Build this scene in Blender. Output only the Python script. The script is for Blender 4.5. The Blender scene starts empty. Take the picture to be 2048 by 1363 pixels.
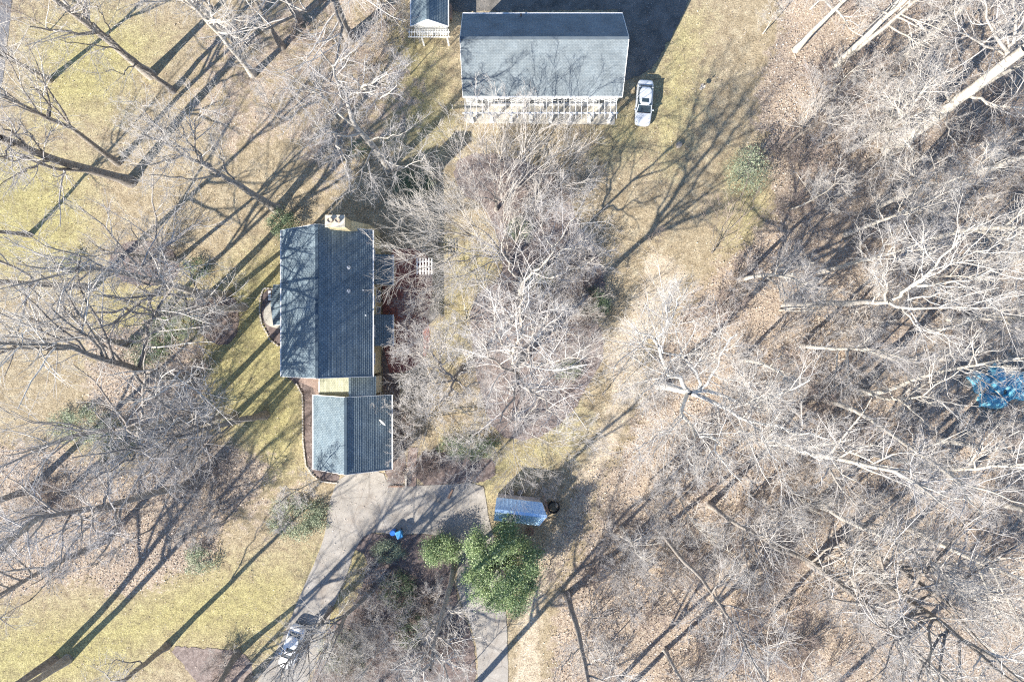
import bpy, math, random
import numpy as np
from mathutils import Vector
rng = np.random.default_rng(7)
random.seed(7)
C = bpy.context.scene.collection
SC = bpy.context.scene
D = bpy.data
CAM_H, F = 72.0, 1365.0          # drone height in metres, focal length in photo pixels
R_ = math.radians

# ---------------------------------------------------------------- camera, sky, sun, exposure
cam_d = D.cameras.new('camera'); cam_d.sensor_width = 36.0; cam_d.lens = 36.0 * F / 2048.0
cam_d.clip_end = 3000
cam = D.objects.new('camera', cam_d); cam.location = (0, 0, CAM_H); C.objects.link(cam); SC.camera = cam
SUN_EL, SUN_AZ = R_(33.6), R_(225.5)     # sun in the lower left of the picture
w = D.worlds.new('World'); SC.world = w; w.use_nodes = True
nt = w.node_tree; nt.nodes.clear()
sky = nt.nodes.new('ShaderNodeTexSky'); sky.sky_type = 'NISHITA'; sky.sun_disc = False
sky.sun_elevation = SUN_EL; sky.sun_rotation = SUN_AZ; sky.altitude = 200
sky.dust_density = 0.2; sky.ozone_density = 5.0
bg = nt.nodes.new('ShaderNodeBackground'); bg.inputs[1].default_value = 0.10
wo = nt.nodes.new('ShaderNodeOutputWorld')
nt.links.new(sky.outputs[0], bg.inputs[0]); nt.links.new(bg.outputs[0], wo.inputs[0])
sd = D.lights.new('sun', 'SUN'); sd.energy = 4.9; sd.angle = R_(0.53); sd.color = (1.0, 0.93, 0.825)
sun = D.objects.new('sun', sd); C.objects.link(sun)
sun.rotation_euler = Vector((math.cos(SUN_EL) * -math.sin(SUN_AZ), math.cos(SUN_EL) * -math.cos(SUN_AZ), -math.sin(SUN_EL))).to_track_quat('-Z', 'Y').to_euler()
SC.view_settings.view_transform = 'Standard'; SC.view_settings.look = 'None'
SC.view_settings.exposure = 1.2; SC.view_settings.gamma = 1.0
SC.cycles.max_bounces = 5; SC.cycles.diffuse_bounces = 3; SC.cycles.glossy_bounces = 2
SC.cycles.use_denoising = False; SC.cycles.pixel_filter_type = 'BLACKMAN_HARRIS'; SC.cycles.filter_width = 1.15

def W(px, py, z=0.0):
    s = (CAM_H - z) / F
    return Vector(((px - 1024) * s, (682 - py) * s, z))

# ---------------------------------------------------------------- object helpers
def tag(o, label=None, cat=None, group=None, kind=None):
    if label: o['label'] = label
    if cat: o['category'] = cat
    if group: o['group'] = group
    if kind: o['kind'] = kind
    return o
def thing(name, label, cat, loc=(0, 0, 0), rz=0, group=None):
    o = D.objects.new(name, None); C.objects.link(o); o.location = loc; o.rotation_euler = (0, 0, rz)
    o.empty_display_size = 0.3
    return tag(o, label, cat, group)
def link(name, me, parent=None):
    o = D.objects.new(name, me); C.objects.link(o)
    if parent is not None: o.parent = parent
    return o
def np_mesh(name, V, Q, mat, smooth=False, T=None):
    """V (n,3), Q quads (m,4), T tris (k,3)"""
    me = D.meshes.new(name)
    nq = 0 if Q is None else len(Q); ntri = 0 if T is None else len(T)
    me.vertices.add(len(V)); me.vertices.foreach_set('co', np.asarray(V, dtype=np.float32).ravel())
    idx = []; start = []; c = 0
    if nq: idx.append(np.asarray(Q).ravel()); start.append(np.arange(nq) * 4); c = nq * 4
    if ntri: idx.append(np.asarray(T).ravel()); start.append(c + np.arange(ntri) * 3)
    idx = np.concatenate(idx).astype(np.int32); start = np.concatenate(start).astype(np.int32)
    me.loops.add(len(idx)); me.loops.foreach_set('vertex_index', idx)
    me.polygons.add(len(start)); me.polygons.foreach_set('loop_start', start)
    me.update(calc_edges=True)
    if smooth: me.polygons.foreach_set('use_smooth', np.ones(len(start), dtype=bool))
    if mat: me.materials.append(mat)
    return me
class MB:
    def __init__(s): s.v = []; s.f = []; s.uv = None
    def add(s, vs, fs):
        b = len(s.v); s.v += [tuple(v) for v in vs]; s.f += [tuple(b + i for i in f) for f in fs]; return s
    def box(s, x0, y0, z0, x1, y1, z1):
        vs = [(x0,y0,z0),(x1,y0,z0),(x1,y1,z0),(x0,y1,z0),(x0,y0,z1),(x1,y0,z1),(x1,y1,z1),(x0,y1,z1)]
        return s.add(vs, [(0,3,2,1),(4,5,6,7),(0,1,5,4),(1,2,6,5),(2,3,7,6),(3,0,4,7)])
    def beam(s, a, b, wd, h, up=(0, 0, 1)):
        a = Vector(a); b = Vector(b); d = (b - a).normalized(); u = Vector(up)
        if abs(d.dot(u)) > 0.98: u = Vector((0, 1, 0))
        sd_ = d.cross(u).normalized(); u = sd_.cross(d).normalized()
        vs = []
        for p in (a, b):
            for i, j in ((-1,-1),(1,-1),(1,1),(-1,1)): vs.append(p + sd_ * (i * wd / 2) + u * (j * h / 2))
        return s.add(vs, [(0,1,2,3),(7,6,5,4),(0,4,5,1),(1,5,6,2),(2,6,7,3),(3,7,4,0)])
    def cone(s, p, r0, r1, h, n=12, axis='z', cap=True):
        vs = []
        for k, (r, t) in enumerate(((r0, 0), (r1, h))):
            for i in range(n):
                a = 2 * math.pi * i / n; x, y = r * math.cos(a), r * math.sin(a)
                if axis == 'z': vs.append((p[0]+x, p[1]+y, p[2]+t))
                elif axis == 'x': vs.append((p[0]+t, p[1]+x, p[2]+y))
                else: vs.append((p[0]+x, p[1]+t, p[2]+y))
        fs = [(i, (i+1) % n, n+(i+1) % n, n+i) for i in range(n)]
        if cap: fs += [tuple(range(n-1, -1, -1)), tuple(range(n, 2*n))]
        return s.add(vs, fs)
    def ring(s, p, R, r, n=28, m=8, zs=1.0):
        vs = []; fs = []
        for i in range(n):
            a = 2*math.pi*i/n
            for j in range(m):
                b = 2*math.pi*j/m; q = R + r*math.cos(b)
                vs.append((p[0]+q*math.cos(a), p[1]+q*math.sin(a), p[2]+zs*r*math.sin(b)))
        for i in range(n):
            for j in range(m):
                fs.append((i*m+j, ((i+1)%n)*m+j, ((i+1)%n)*m+(j+1)%m, i*m+(j+1)%m))
        return s.add(vs, fs)
    def poly(s, pts, t):     # extruded polygon downwards by t along z
        n = len(pts); vs = [tuple(p) for p in pts] + [(p[0], p[1], p[2]-t) for p in pts]
        return s.add(vs, [tuple(range(n)), tuple(range(2*n-1, n-1, -1))] + [(i, n+i, n+(i+1)%n, (i+1)%n) for i in range(n)])
    def build(s, name, mat, parent=None, smooth=False, bevel=0):
        me = D.meshes.new(name); me.from_pydata(s.v, [], s.f); me.materials.append(mat)
        if smooth:
            for p in me.polygons: p.use_smooth = True
        me.update()
        o = link(name, me, parent)
        if bevel:
            m = o.modifiers.new('bevel', 'BEVEL'); m.width = bevel; m.segments = 2; m.limit_method = 'ANGLE'
        return o

# ---------------------------------------------------------------- materials
def new_mat(name, rough=0.9, spec=0.3):
    m = D.materials.new(name); m.use_nodes = True
    b = m.node_tree.nodes['Principled BSDF']; b.inputs['Roughness'].default_value = rough
    b.inputs['Specular IOR Level'].default_value = spec
    return m, m.node_tree, b
def N(t, kind, **kw):
    n = t.nodes.new(kind)
    for k, v in kw.items():
        if k in ('loc',): continue
        if isinstance(k, str) and hasattr(n, k): setattr(n, k, v)
        else: n.inputs[k].default_value = v
    return n
def ramp(t, src, stops, interp='LINEAR'):
    r = t.nodes.new('ShaderNodeValToRGB'); r.color_ramp.interpolation = interp
    el = r.color_ramp.elements
    while len(el) < len(stops): el.new(0.5)
    for e, (p, c) in zip(el, stops):
        e.position = p; e.color = (c[0], c[1], c[2], 1) if not isinstance(c, (int, float)) else (c, c, c, 1)
    t.links.new(src, r.inputs[0]); return r.outputs[0]
def noise(t, co, scale, detail=6, rough=0.6, dist=0.0):
    n = t.nodes.new('ShaderNodeTexNoise'); n.inputs['Scale'].default_value = scale
    n.inputs['Detail'].default_value = detail; n.inputs['Roughness'].default_value = rough; n.inputs['Distortion'].default_value = dist
    t.links.new(co, n.inputs['Vector']); return n.outputs[0]
def voro(t, co, scale, out='Color', rnd=1.0):
    n = t.nodes.new('ShaderNodeTexVoronoi'); n.inputs['Scale'].default_value = scale; n.inputs['Randomness'].default_value = rnd
    t.links.new(co, n.inputs['Vector']); return n.outputs[out]
def mix(t, f, a, b, mode='MIX'):
    m = t.nodes.new('ShaderNodeMix'); m.data_type = 'RGBA'; m.blend_type = mode
    for s, v in ((0, f), (6, a), (7, b)):
        if isinstance(v, (int, float)): m.inputs[s].default_value = v
        elif isinstance(v, tuple): m.inputs[s].default_value = (*v[:3], 1)
        else: t.links.new(v, m.inputs[s])
    return m.outputs[2]
def math_(t, op, a, b=0.0):
    m = t.nodes.new('ShaderNodeMath'); m.operation = op; m.use_clamp = False
    for i, v in enumerate((a, b)):
        if isinstance(v, (int, float)): m.inputs[i].default_value = v
        else: t.links.new(v, m.inputs[i])
    return m.outputs[0]
def maprange(t, v, a, b, c=0.0, d=1.0):
    m = t.nodes.new('ShaderNodeMapRange'); t.links.new(v, m.inputs[0])
    for i, x in enumerate((a, b, c, d)): m.inputs[i+1].default_value = x
    return m.outputs[0]
def bump(t, b, h, dist, strength=1.0):
    n = t.nodes.new('ShaderNodeBump'); n.inputs['Strength'].default_value = strength; n.inputs['Distance'].default_value = dist
    t.links.new(h, n.inputs['Height']); t.links.new(n.outputs[0], b.inputs['Normal'])
def coords(t, kind='Object'):
    return t.nodes.new('ShaderNodeTexCoord').outputs[kind]
def rough_mat(name, stops, scale, rough=0.9, bd=0.02, fine=None, spec=0.3, kind='Object'):
    m, t, b = new_mat(name, rough, spec); co = coords(t, kind)
    n1 = noise(t, co, scale, 8, 0.65)
    c = ramp(t, n1, stops)
    if fine:
        n2 = noise(t, co, fine, 3, 0.7)
        c = mix(t, 0.55, c, ramp(t, n2, [(0.3, 0.45), (0.7, 1.35)]), 'MULTIPLY')
        if bd: bump(t, b, n2, bd)
    elif bd: bump(t, b, n1, bd)
    t.links.new(c, b.inputs['Base Color']); return m
def flat(name, col, rough=0.6, metal=0.0, spec=0.4, var=0.08, coat=0):
    m, t, b = new_mat(name, rough, spec); co = coords(t)
    n = noise(t, co, 3.0, 8, 0.7)
    c = mix(t, 1.0, tuple(col), ramp(t, n, [(0.3, 1 - var), (0.7, 1 + var)]), 'MULTIPLY')
    t.links.new(c, b.inputs['Base Color']); b.inputs['Metallic'].default_value = metal
    if coat: b.inputs['Coat Weight'].default_value = coat; b.inputs['Coat Roughness'].default_value = 0.05
    return m

def bark(name, a, b_, c, scale=3.0, bd=0.03):
    m, t, b = new_mat(name, 0.95, 0.2); co = coords(t)
    n1 = noise(t, co, scale, 8, 0.7, 0.8); n2 = noise(t, co, scale * 9, 4, 0.7)
    col = ramp(t, n1, [(0.32, a), (0.5, b_), (0.66, c)])
    col = mix(t, 0.5, col, ramp(t, n2, [(0.3, 0.6), (0.7, 1.25)]), 'MULTIPLY')
    oi = t.nodes.new('ShaderNodeObjectInfo')
    col = mix(t, 1.0, col, ramp(t, oi.outputs['Random'], [(0, (0.82, 0.82, 0.84)), (1, (1.1, 1.08, 1.04))]), 'MULTIPLY')
    t.links.new(col, b.inputs['Base Color']); bump(t, b, n2, bd); return m
M = {}
M['bark_pale'] = bark('pale_bark', (0.30, 0.27, 0.23), (0.52, 0.49, 0.44), (0.70, 0.67, 0.61), 2.2)
M['bark_grey'] = bark('grey_bark', (0.22, 0.19, 0.165), (0.36, 0.33, 0.30), (0.52, 0.49, 0.45))
M['bark_dark'] = bark('dark_bark', (0.16, 0.14, 0.125), (0.27, 0.245, 0.22), (0.42, 0.39, 0.355))
M['bark_white'] = bark('white_bark', (0.46, 0.43, 0.38), (0.72, 0.70, 0.65), (0.84, 0.82, 0.77), 2.2)
M['twig_pale'] = bark('pale_twig_bark', (0.44, 0.415, 0.39), (0.56, 0.535, 0.505), (0.68, 0.655, 0.625), 1.0, 0)
M['twig_grey'] = bark('grey_twig_bark', (0.44, 0.415, 0.395), (0.56, 0.535, 0.515), (0.68, 0.66, 0.64), 1.0, 0)
M['twig_brown'] = bark('brown_twig_bark', (0.28, 0.22, 0.19), (0.40, 0.33, 0.295), (0.52, 0.45, 0.41), 1.0, 0)

def leafmat(name, stops, rough=0.55, trans=0.0):
    m, t, b = new_mat(name, rough, 0.35)
    g = t.nodes.new('ShaderNodeNewGeometry')
    c = ramp(t, g.outputs['Random Per Island'], stops, 'LINEAR')
    t.links.new(c, b.inputs['Base Color']); return m
M['magnolia'] = leafmat('magnolia_leaf', [(0, (0.10, 0.15, 0.07)), (0.45, (0.20, 0.29, 0.12)), (0.8, (0.32, 0.42, 0.18)), (1, (0.55, 0.60, 0.36))], 0.45)
M['holly'] = leafmat('holly_leaf', [(0, (0.05, 0.08, 0.045)), (0.5, (0.11, 0.16, 0.085)), (1, (0.26, 0.32, 0.18))], 0.5)
M['ivy'] = leafmat('ivy_leaf', [(0, (0.14, 0.18, 0.11)), (0.5, (0.27, 0.32, 0.20)), (1, (0.46, 0.49, 0.34))], 0.5)
M['litter'] = leafmat('dead_leaf', [(0, (0.20, 0.155, 0.13)), (0.35, (0.36, 0.295, 0.25)), (0.7, (0.49, 0.42, 0.36)), (1, (0.68, 0.62, 0.55))], 0.85)

# ground: lawn, leaf litter and bare soil mixed by painted masks of what grows where
def ground_mat():
    m, t, b = new_mat('ground_cover', 0.97, 0.15); co = coords(t)
    def at(n): a = t.nodes.new('ShaderNodeAttribute'); a.attribute_name = n; return a.outputs['Fac']
    big = noise(t, co, 0.16, 6, 0.6, 0.6); mid = noise(t, co, 0.9, 6, 0.65); fin = noise(t, co, 7.0, 5, 0.75); vfin = noise(t, co, 20.0, 3, 0.8)
    wv = maprange(t, math_(t, 'ADD', math_(t, 'ADD', at('woods'), maprange(t, big, 0.45, 0.75, 0.0, 0.2)), math_(t, 'MULTIPLY', math_(t, 'SUBTRACT', mid, 0.5), 1.9)), 0.38, 0.62)
    gr = maprange(t, math_(t, 'ADD', at('green'), math_(t, 'MULTIPLY', math_(t, 'SUBTRACT', mid, 0.5), 1.3)), 0.1, 1.05)
    so = maprange(t, math_(t, 'ADD', at('soil'), math_(t, 'MULTIPLY', math_(t, 'SUBTRACT', mid, 0.5), 1.4)), 0.35, 0.75)
    tan = ramp(t, mid, [(0.3, (0.31, 0.25, 0.165)), (0.5, (0.44, 0.365, 0.245)), (0.7, (0.55, 0.475, 0.34))])
    grn = ramp(t, mid, [(0.3, (0.33, 0.31, 0.13)), (0.55, (0.47, 0.43, 0.18)), (0.72, (0.57, 0.51, 0.26))])
    lawn = mix(t, gr, tan, grn)
    soil = ramp(t, mid, [(0.3, (0.50, 0.41, 0.29)), (0.7, (0.70, 0.61, 0.47))])
    lawn = mix(t, so, lawn, soil)
    lawn = mix(t, 0.8, lawn, ramp(t, noise(t, co, 2.6, 6, 0.75, 0.5), [(0.34, (0.62, 0.58, 0.56)), (0.5, (1.0, 1.0, 1.0)), (0.66, (1.25, 1.22, 1.2))]), 'MULTIPLY')
    lawn = mix(t, 0.75, lawn, ramp(t, fin, [(0.34, 0.34), (0.5, 0.95), (0.64, 1.55)]), 'MULTIPLY')
    lawn = mix(t, 0.6, lawn, ramp(t, vfin, [(0.32, 0.4), (0.66, 1.5)]), 'MULTIPLY')
    cell = voro(t, co, 11.0, 'Color')
    sep = t.nodes.new('ShaderNodeSeparateColor'); t.links.new(cell, sep.inputs[0])
    leaf = ramp(t, sep.outputs[0], [(0, (0.27, 0.215, 0.17)), (0.35, (0.42, 0.35, 0.28)), (0.7, (0.52, 0.45, 0.365)), (1, (0.66, 0.60, 0.50))])
    leaf = mix(t, 0.8, leaf, ramp(t, big, [(0.35, (0.80, 0.76, 0.76)), (0.65, (1.15, 1.08, 1.0))]), 'MULTIPLY')
    leaf = mix(t, 0.8, leaf, ramp(t, fin, [(0.3, 0.55), (0.7, 1.3)]), 'MULTIPLY')
    c = mix(t, wv, lawn, leaf)
    t.links.new(c, b.inputs['Base Color'])
    bump(t, b, math_(t, 'ADD', fin, math_(t, 'MULTIPLY', vfin, 0.7)), 0.12, 0.9)
    return m
M['ground'] = ground_mat()
M['mulch'] = rough_mat('bark_mulch', [(0.3, (0.10, 0.078, 0.072)), (0.5, (0.19, 0.15, 0.138)), (0.7, (0.31, 0.255, 0.235))], 2.5, 0.95, 0.06, 14)
M['mulch_red'] = rough_mat('leafy_mulch', [(0.3, (0.15, 0.12, 0.11)), (0.5, (0.26, 0.21, 0.19)), (0.7, (0.39, 0.33, 0.30))], 2.0, 0.95, 0.06, 12)
M['concrete'] = rough_mat('worn_concrete', [(0.25, (0.26, 0.24, 0.215)), (0.5, (0.36, 0.335, 0.30)), (0.75, (0.48, 0.45, 0.41))], 0.5, 0.9, 0.01, 16)
def add_joints(m):
    t = m.node_tree; b = t.nodes['Principled BSDF']; src = b.inputs['Base Color'].links[0].from_socket; co = coords(t)
    br = t.nodes.new('ShaderNodeTexBrick'); br.offset = 0.0; br.inputs['Scale'].default_value = 1.0
    for k, v in (('Brick Width', 3.1), ('Row Height', 3.1), ('Mortar Size', 0.03)): br.inputs[k].default_value = v
    mp = t.nodes.new('ShaderNodeMapping'); mp.inputs['Rotation'].default_value = (0, 0, 0.35); t.links.new(co, mp.inputs[0]); t.links.new(mp.outputs[0], br.inputs['Vector'])
    cr = t.nodes.new('ShaderNodeTexVoronoi'); cr.feature = 'DISTANCE_TO_EDGE'; cr.inputs['Scale'].default_value = 0.22; t.links.new(co, cr.inputs['Vector'])
    c = mix(t, math_(t, 'MULTIPLY', br.outputs['Fac'], 0.4), src, (0.16, 0.14, 0.12)); c = mix(t, ramp(t, cr.outputs['Distance'], [(0.0, 0.45), (0.012, 0.0)]), c, (0.12, 0.11, 0.10))
    st = noise(t, co, 0.35, 5, 0.7, 1.0); c = mix(t, ramp(t, st, [(0.52, 0.0), (0.72, 0.45)]), c, (0.24, 0.19, 0.15)); t.links.new(c, b.inputs['Base Color'])
add_joints(M['concrete'])
M['concrete_lt'] = rough_mat('pale_concrete', [(0.3, (0.42, 0.39, 0.33)), (0.7, (0.58, 0.55, 0.48))], 0.8, 0.9, 0.01, 18)
M['asphalt'] = rough_mat('shade_gravel', [(0.3, (0.10, 0.095, 0.085)), (0.6, (0.22, 0.205, 0.185))], 0.6, 0.9, 0.05, 9)  # dark gravel tone, deepens the ground inside the barn's shadow
M['road'] = rough_mat('road_asphalt', [(0.3, (0.13, 0.13, 0.14)), (0.7, (0.20, 0.20, 0.21))], 1, 0.85, 0.01, 22)

def brick_mat(name, c1, c2, mortar, sc, bw=0.5, rh=0.25, kind='Object', bd=0.01, rough=0.85, ms=0.02, soft=None):
    m, t, b = new_mat(name, rough, 0.25); co = coords(t, kind)
    br = t.nodes.new('ShaderNodeTexBrick'); br.inputs['Scale'].default_value = sc
    br.inputs['Color1'].default_value = (*c1, 1); br.inputs['Color2'].default_value = (*c2, 1); br.inputs['Mortar'].default_value = (*mortar, 1)
    br.inputs['Brick Width'].default_value = bw; br.inputs['Row Height'].default_value = rh; br.inputs['Mortar Size'].default_value = ms
    br.inputs['Mortar Smooth'].default_value = 0.3
    t.links.new(co, br.inputs['Vector'])
    n = noise(t, coords(t), 0.7, 7, 0.65); n2 = noise(t, coords(t), 14, 4, 0.7)
    c = mix(t, 0.8, br.outputs['Color'], ramp(t, n, [(0.3, 0.72), (0.7, 1.22)]), 'MULTIPLY')
    c = mix(t, 0.6, c, ramp(t, n2, [(0.3, 0.7), (0.7, 1.25)]), 'MULTIPLY')
    if soft: c = mix(t, ramp(t, n, [(0.45, 0.0), (0.75, 0.5)]), c, soft)
    t.links.new(c, b.inputs['Base Color'])
    if bd: bump(t, b, br.outputs['Fac'], -bd)
    return m
M['shingle'] = brick_mat('grey_shingle', (0.145, 0.195, 0.23), (0.21, 0.265, 0.295), (0.06, 0.09, 0.12), 1.0, 0.33, 0.2, 'UV', 0.02, 0.8, 0.016)
M['shingle_barn'] = brick_mat('barn_shingle', (0.165, 0.20, 0.225), (0.205, 0.24, 0.262), (0.12, 0.15, 0.175), 1.0, 0.30, 0.145, 'UV', 0.01, 0.8, 0.01)
M['shingle_tan'] = brick_mat('mossy_shingle', (0.30, 0.31, 0.23), (0.40, 0.40, 0.30), (0.18, 0.19, 0.15), 1.0, 0.34, 0.16, 'UV', 0.01, 0.85, 0.01)
M['brick_patio'] = brick_mat('red_brick_paving', (0.27, 0.10, 0.085), (0.37, 0.16, 0.13), (0.20, 0.12, 0.11), 1.0, 0.2, 0.1, 'Object', 0.01, 0.85, 0.008)
M['brick_path'] = brick_mat('pale_brick_path', (0.32, 0.235, 0.20), (0.42, 0.32, 0.275), (0.24, 0.19, 0.17), 1.0, 0.24, 0.12, 'Object', 0.01, 0.85, 0.01)
M['siding'] = brick_mat('yellow_clapboard', (0.60, 0.52, 0.32), (0.62, 0.54, 0.34), (0.40, 0.34, 0.20), 1.0, 8.0, 0.14, 'UV', 0.01, 0.7, 0.006)
M['white'] = flat('white_paint', (0.80, 0.80, 0.78), 0.55)
M['cream'] = flat('cream_paint', (0.66, 0.60, 0.44), 0.7)
M['trim'] = flat('pale_trim', (0.62, 0.64, 0.64), 0.5)
M['stucco'] = flat('stone_chimney_cap', (0.62, 0.56, 0.44), 0.9, var=0.25)
M['clay'] = flat('clay_pot', (0.50, 0.42, 0.33), 0.9, var=0.2)
M['glass'] = flat('window_glass', (0.03, 0.045, 0.06), 0.08, spec=0.6)
M['carglass'] = flat('car_glass', (0.03, 0.05, 0.065), 0.05, spec=0.8)
M['silver'] = flat('silver_car_paint', (0.62, 0.66, 0.70), 0.3, 0.1, 0.6, 0.03, 0.6)
M['carwhite'] = flat('white_car_paint', (0.82, 0.83, 0.84), 0.3, 0.0, 0.6, 0.02, 0.6)
M['black'] = flat('black_rubber', (0.018, 0.018, 0.02), 0.7)
M['chrome'] = flat('chrome', (0.7, 0.7, 0.72), 0.15, 1.0)
M['metalroof'] = flat('galvanised_roof', (0.58, 0.78, 0.95), 0.34, 0.85, 0.6, 0.10)
M['shedwall'] = flat('grey_shed_board', (0.52, 0.50, 0.53), 0.8, var=0.12)
M['wood'] = flat('weathered_wood', (0.30, 0.20, 0.15), 0.9, var=0.25)
M['blue'] = flat('blue_plastic', (0.02, 0.14, 0.50), 0.4, var=0.15)
M['blue2'] = flat('faded_blue_plastic', (0.06, 0.28, 0.55), 0.45, var=0.2)
M['stone'] = rough_mat('pale_stone', [(0.3, (0.42, 0.38, 0.33)), (0.7, (0.62, 0.58, 0.52))], 4, 0.9, 0.01, 20)
M['lead'] = flat('vent_metal', (0.62, 0.64, 0.66), 0.4, 0.3)
def tarpmat():
    m, t, b = new_mat('blue_tarpaulin', 0.32, 0.5); co = coords(t)
    n = noise(t, co, 2.0, 6, 0.65); n2 = noise(t, co, 9, 5, 0.7)
    c = ramp(t, n, [(0.3, (0.05, 0.32, 0.62)), (0.5, (0.20, 0.60, 0.78)), (0.7, (0.50, 0.80, 0.86))])
    t.links.new(c, b.inputs['Base Color']); bump(t, b, n2, 0.15, 0.8); return m
M['tarp'] = tarpmat()

# ---------------------------------------------------------------- ground
def seg_dist(P, poly):
    poly = np.array(poly, float); x, y = P[:, 0], P[:, 1]
    d = np.full(len(P), 1e9); inside = np.zeros(len(P), bool)
    n = len(poly)
    for i in range(n):
        a = poly[i]; b = poly[(i+1) % n]; ab = b - a
        t = np.clip(((x-a[0])*ab[0] + (y-a[1])*ab[1]) / max(ab@ab, 1e-9), 0, 1)
        d = np.minimum(d, np.hypot(x-a[0]-t*ab[0], y-a[1]-t*ab[1]))
        c = ((a[1] > y) != (b[1] > y))
        with np.errstate(divide='ignore', invalid='ignore'):
            xi = (b[0]-a[0])*(y-a[1])/(b[1]-a[1]+1e-12)+a[0]
        inside ^= c & (x < xi)
    return np.where(inside, d, -d)
WOODS = [[(1575,-400),(1560,60),(1525,150),(1515,240),(1545,330),(1550,420),(1500,480),(1440,540),(1380,600),(1335,670),(1310,740),(1290,800),(1262,870),(1225,940),(1200,1000),(1180,1060),(1150,1140),(1120,1220),(1100,1363),(1090,2000),(3200,2000),(3200,-400)],
         [(-600,890),(120,900),(260,960),(330,900),(400,870),(470,900),(530,930),(510,1000),(430,1060),(420,1130),(330,1150),(250,1190),(150,1150),(60,1180),(-600,1230)],
         [(180,670),(300,650),(400,690),(400,850),(300,890),(180,840)]]
LITTER = [[(380,30),(600,-100),(830,-60),(830,90),(900,200),(790,290),(650,420),(560,300),(430,330),(350,200)],
          [(440,1050),(560,930),(640,990),(600,1060),(520,1100)],
          [(1150,960),(1240,900),(1180,1100),(1120,1180),(1060,1180)]]
SOIL = [[(1300,490),(1365,530),(1370,570),(1330,630),(1280,700),(1290,760),(1255,840),(1210,950),(1160,1050),(1130,1130),(1085,1200),(1080,1420),(1020,1420),(1040,1240),(1070,1120),(1130,1040),(1190,880),(1225,790),(1215,730),(1210,690),(1270,600)]]
GREEN = [[(-300,250),(60,300),(170,330),(200,480),(120,560),(-300,560)],[(180,560),(420,560),(560,480),(640,520),(640,760),(620,900),(560,1000),(400,800),(180,720)],
         [(380,1140),(560,1120),(620,1150),(560,1300),(330,1300),(240,1363),(-100,1440),(-100,1250),(200,1210)],
         [(905,480),(1010,510),(960,560),(930,600),(930,700),(880,720),(890,560)],[(900,880),(1010,900),(1150,830),(1180,880),(1020,960),(990,1000),(900,940)],
         [(1340,30),(1400,40),(1380,220),(1340,330),(1300,260)],[(1230,220),(1290,240),(1290,290),(1200,310)],[(1470,330),(1530,400),(1520,480),(1470,500)],
         [(600,1110),(740,1080),(730,1180),(640,1290)],[(790,40),(860,80),(910,260),(840,320),(760,260)],[(60,50),(240,20),(330,80),(230,230),(60,260)]]
def axis(c0, c1, st, far):
    core = np.arange(c0, c1 + 1e-6, st); out = np.array([3, 8, 18, 40, 90, 200, 420, 900])
    return np.concatenate([(c0 - out)[::-1], core, c1 + out])
gx = axis(-62, 62, 0.5, 1); gy = axis(-46, 46, 0.5, 1)
GX, GY = np.meshgrid(gx, gy); gp = np.stack([GX.ravel(), GY.ravel()], 1)
pp = np.stack([gp[:, 0] / CAM_H * F + 1024, 682 - gp[:, 1] / CAM_H * F], 1)
def mask(polys, soft):
    m = np.zeros(len(pp))
    for p in polys: m = np.maximum(m, np.clip(0.5 + seg_dist(pp, p) / (2*soft), 0, 1))
    return m
woods = np.maximum(mask(WOODS, 45), 0.5 * mask(LITTER, 60)); soil = mask(SOIL, 18); green = 0.74*mask(GREEN, 60)
gz = (np.sin(gp[:,0]*0.31+1)*np.cos(gp[:,1]*0.27) + np.sin(gp[:,0]*0.9+gp[:,1]*0.7)*0.4) * 0.09 * np.clip(mask(WOODS[:1], 45)*2-1, 0, 1) * (np.abs(gp[:,0]) < 70)
ny, nx = GX.shape; ii = np.arange(nx*ny).reshape(ny, nx)
Q = np.stack([ii[:-1,:-1].ravel(), ii[:-1,1:].ravel(), ii[1:,1:].ravel(), ii[1:,:-1].ravel()], 1)
gme = np_mesh('ground', np.column_stack([gp, gz]), Q, M['ground'], True)
for nm, arr in (('woods', woods), ('soil', soil), ('green', green)):
    a = gme.attributes.new(nm, 'FLOAT', 'POINT'); a.data.foreach_set('value', arr.astype(np.float32))
tag(link('ground', gme), kind='structure', label='winter lawn running into brown woodland leaf litter')
for nm in ('ground',): pass

def jag(poly, amp, step=6.0, seed=0, closed=True):
    r = np.random.default_rng(seed + 11); out = []; n = len(poly)
    for i in range(n):
        a = np.array(poly[i], float); b = np.array(poly[(i+1) % n], float); L = np.hypot(*(b-a)); k = max(1, int(L/step))
        nrm = np.array([-(b-a)[1], (b-a)[0]]) / max(L, 1e-6)
        for j in range(k): out.append(a + (b-a)*j/k + nrm * r.normal() * amp * (j > 0))
    return out
def smoothp(poly, it=2):
    for _ in range(it):
        q = []
        for i in range(len(poly)):
            a = poly[i]; b = poly[(i+1) % len(poly)]
            q += [(a[0]*.75+b[0]*.25, a[1]*.75+b[1]*.25), (a[0]*.25+b[0]*.75, a[1]*.25+b[1]*.75)]
        poly = q
    return poly
def sheet(name, poly, z, mat, label, amp=0.0, sm=0, th=0.06, seed=0):
    if sm: poly = smoothp(poly, sm)
    if amp: poly = jag(poly, amp, 6, seed)
    pts = [W(p[0], p[1], 0) for p in poly]
    # make it counter-clockwise seen from above
    area = sum(pts[i].x*pts[(i+1)%len(pts)].y - pts[(i+1)%len(pts)].x*pts[i].y for i in range(len(pts)))
    if area < 0: pts.reverse()
    m = MB(); m.poly([(p.x, p.y, z) for p in pts], z + th)
    o = m.build(name, mat); tag(o, label, kind='structure'); return o
sheet('road', [(-400,-400),(40,-400),(24,0),(18,60),(6,160),(-60,400),(-400,700)], 0.03, M['road'], 'grey asphalt road clipping the top left corner')
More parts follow.
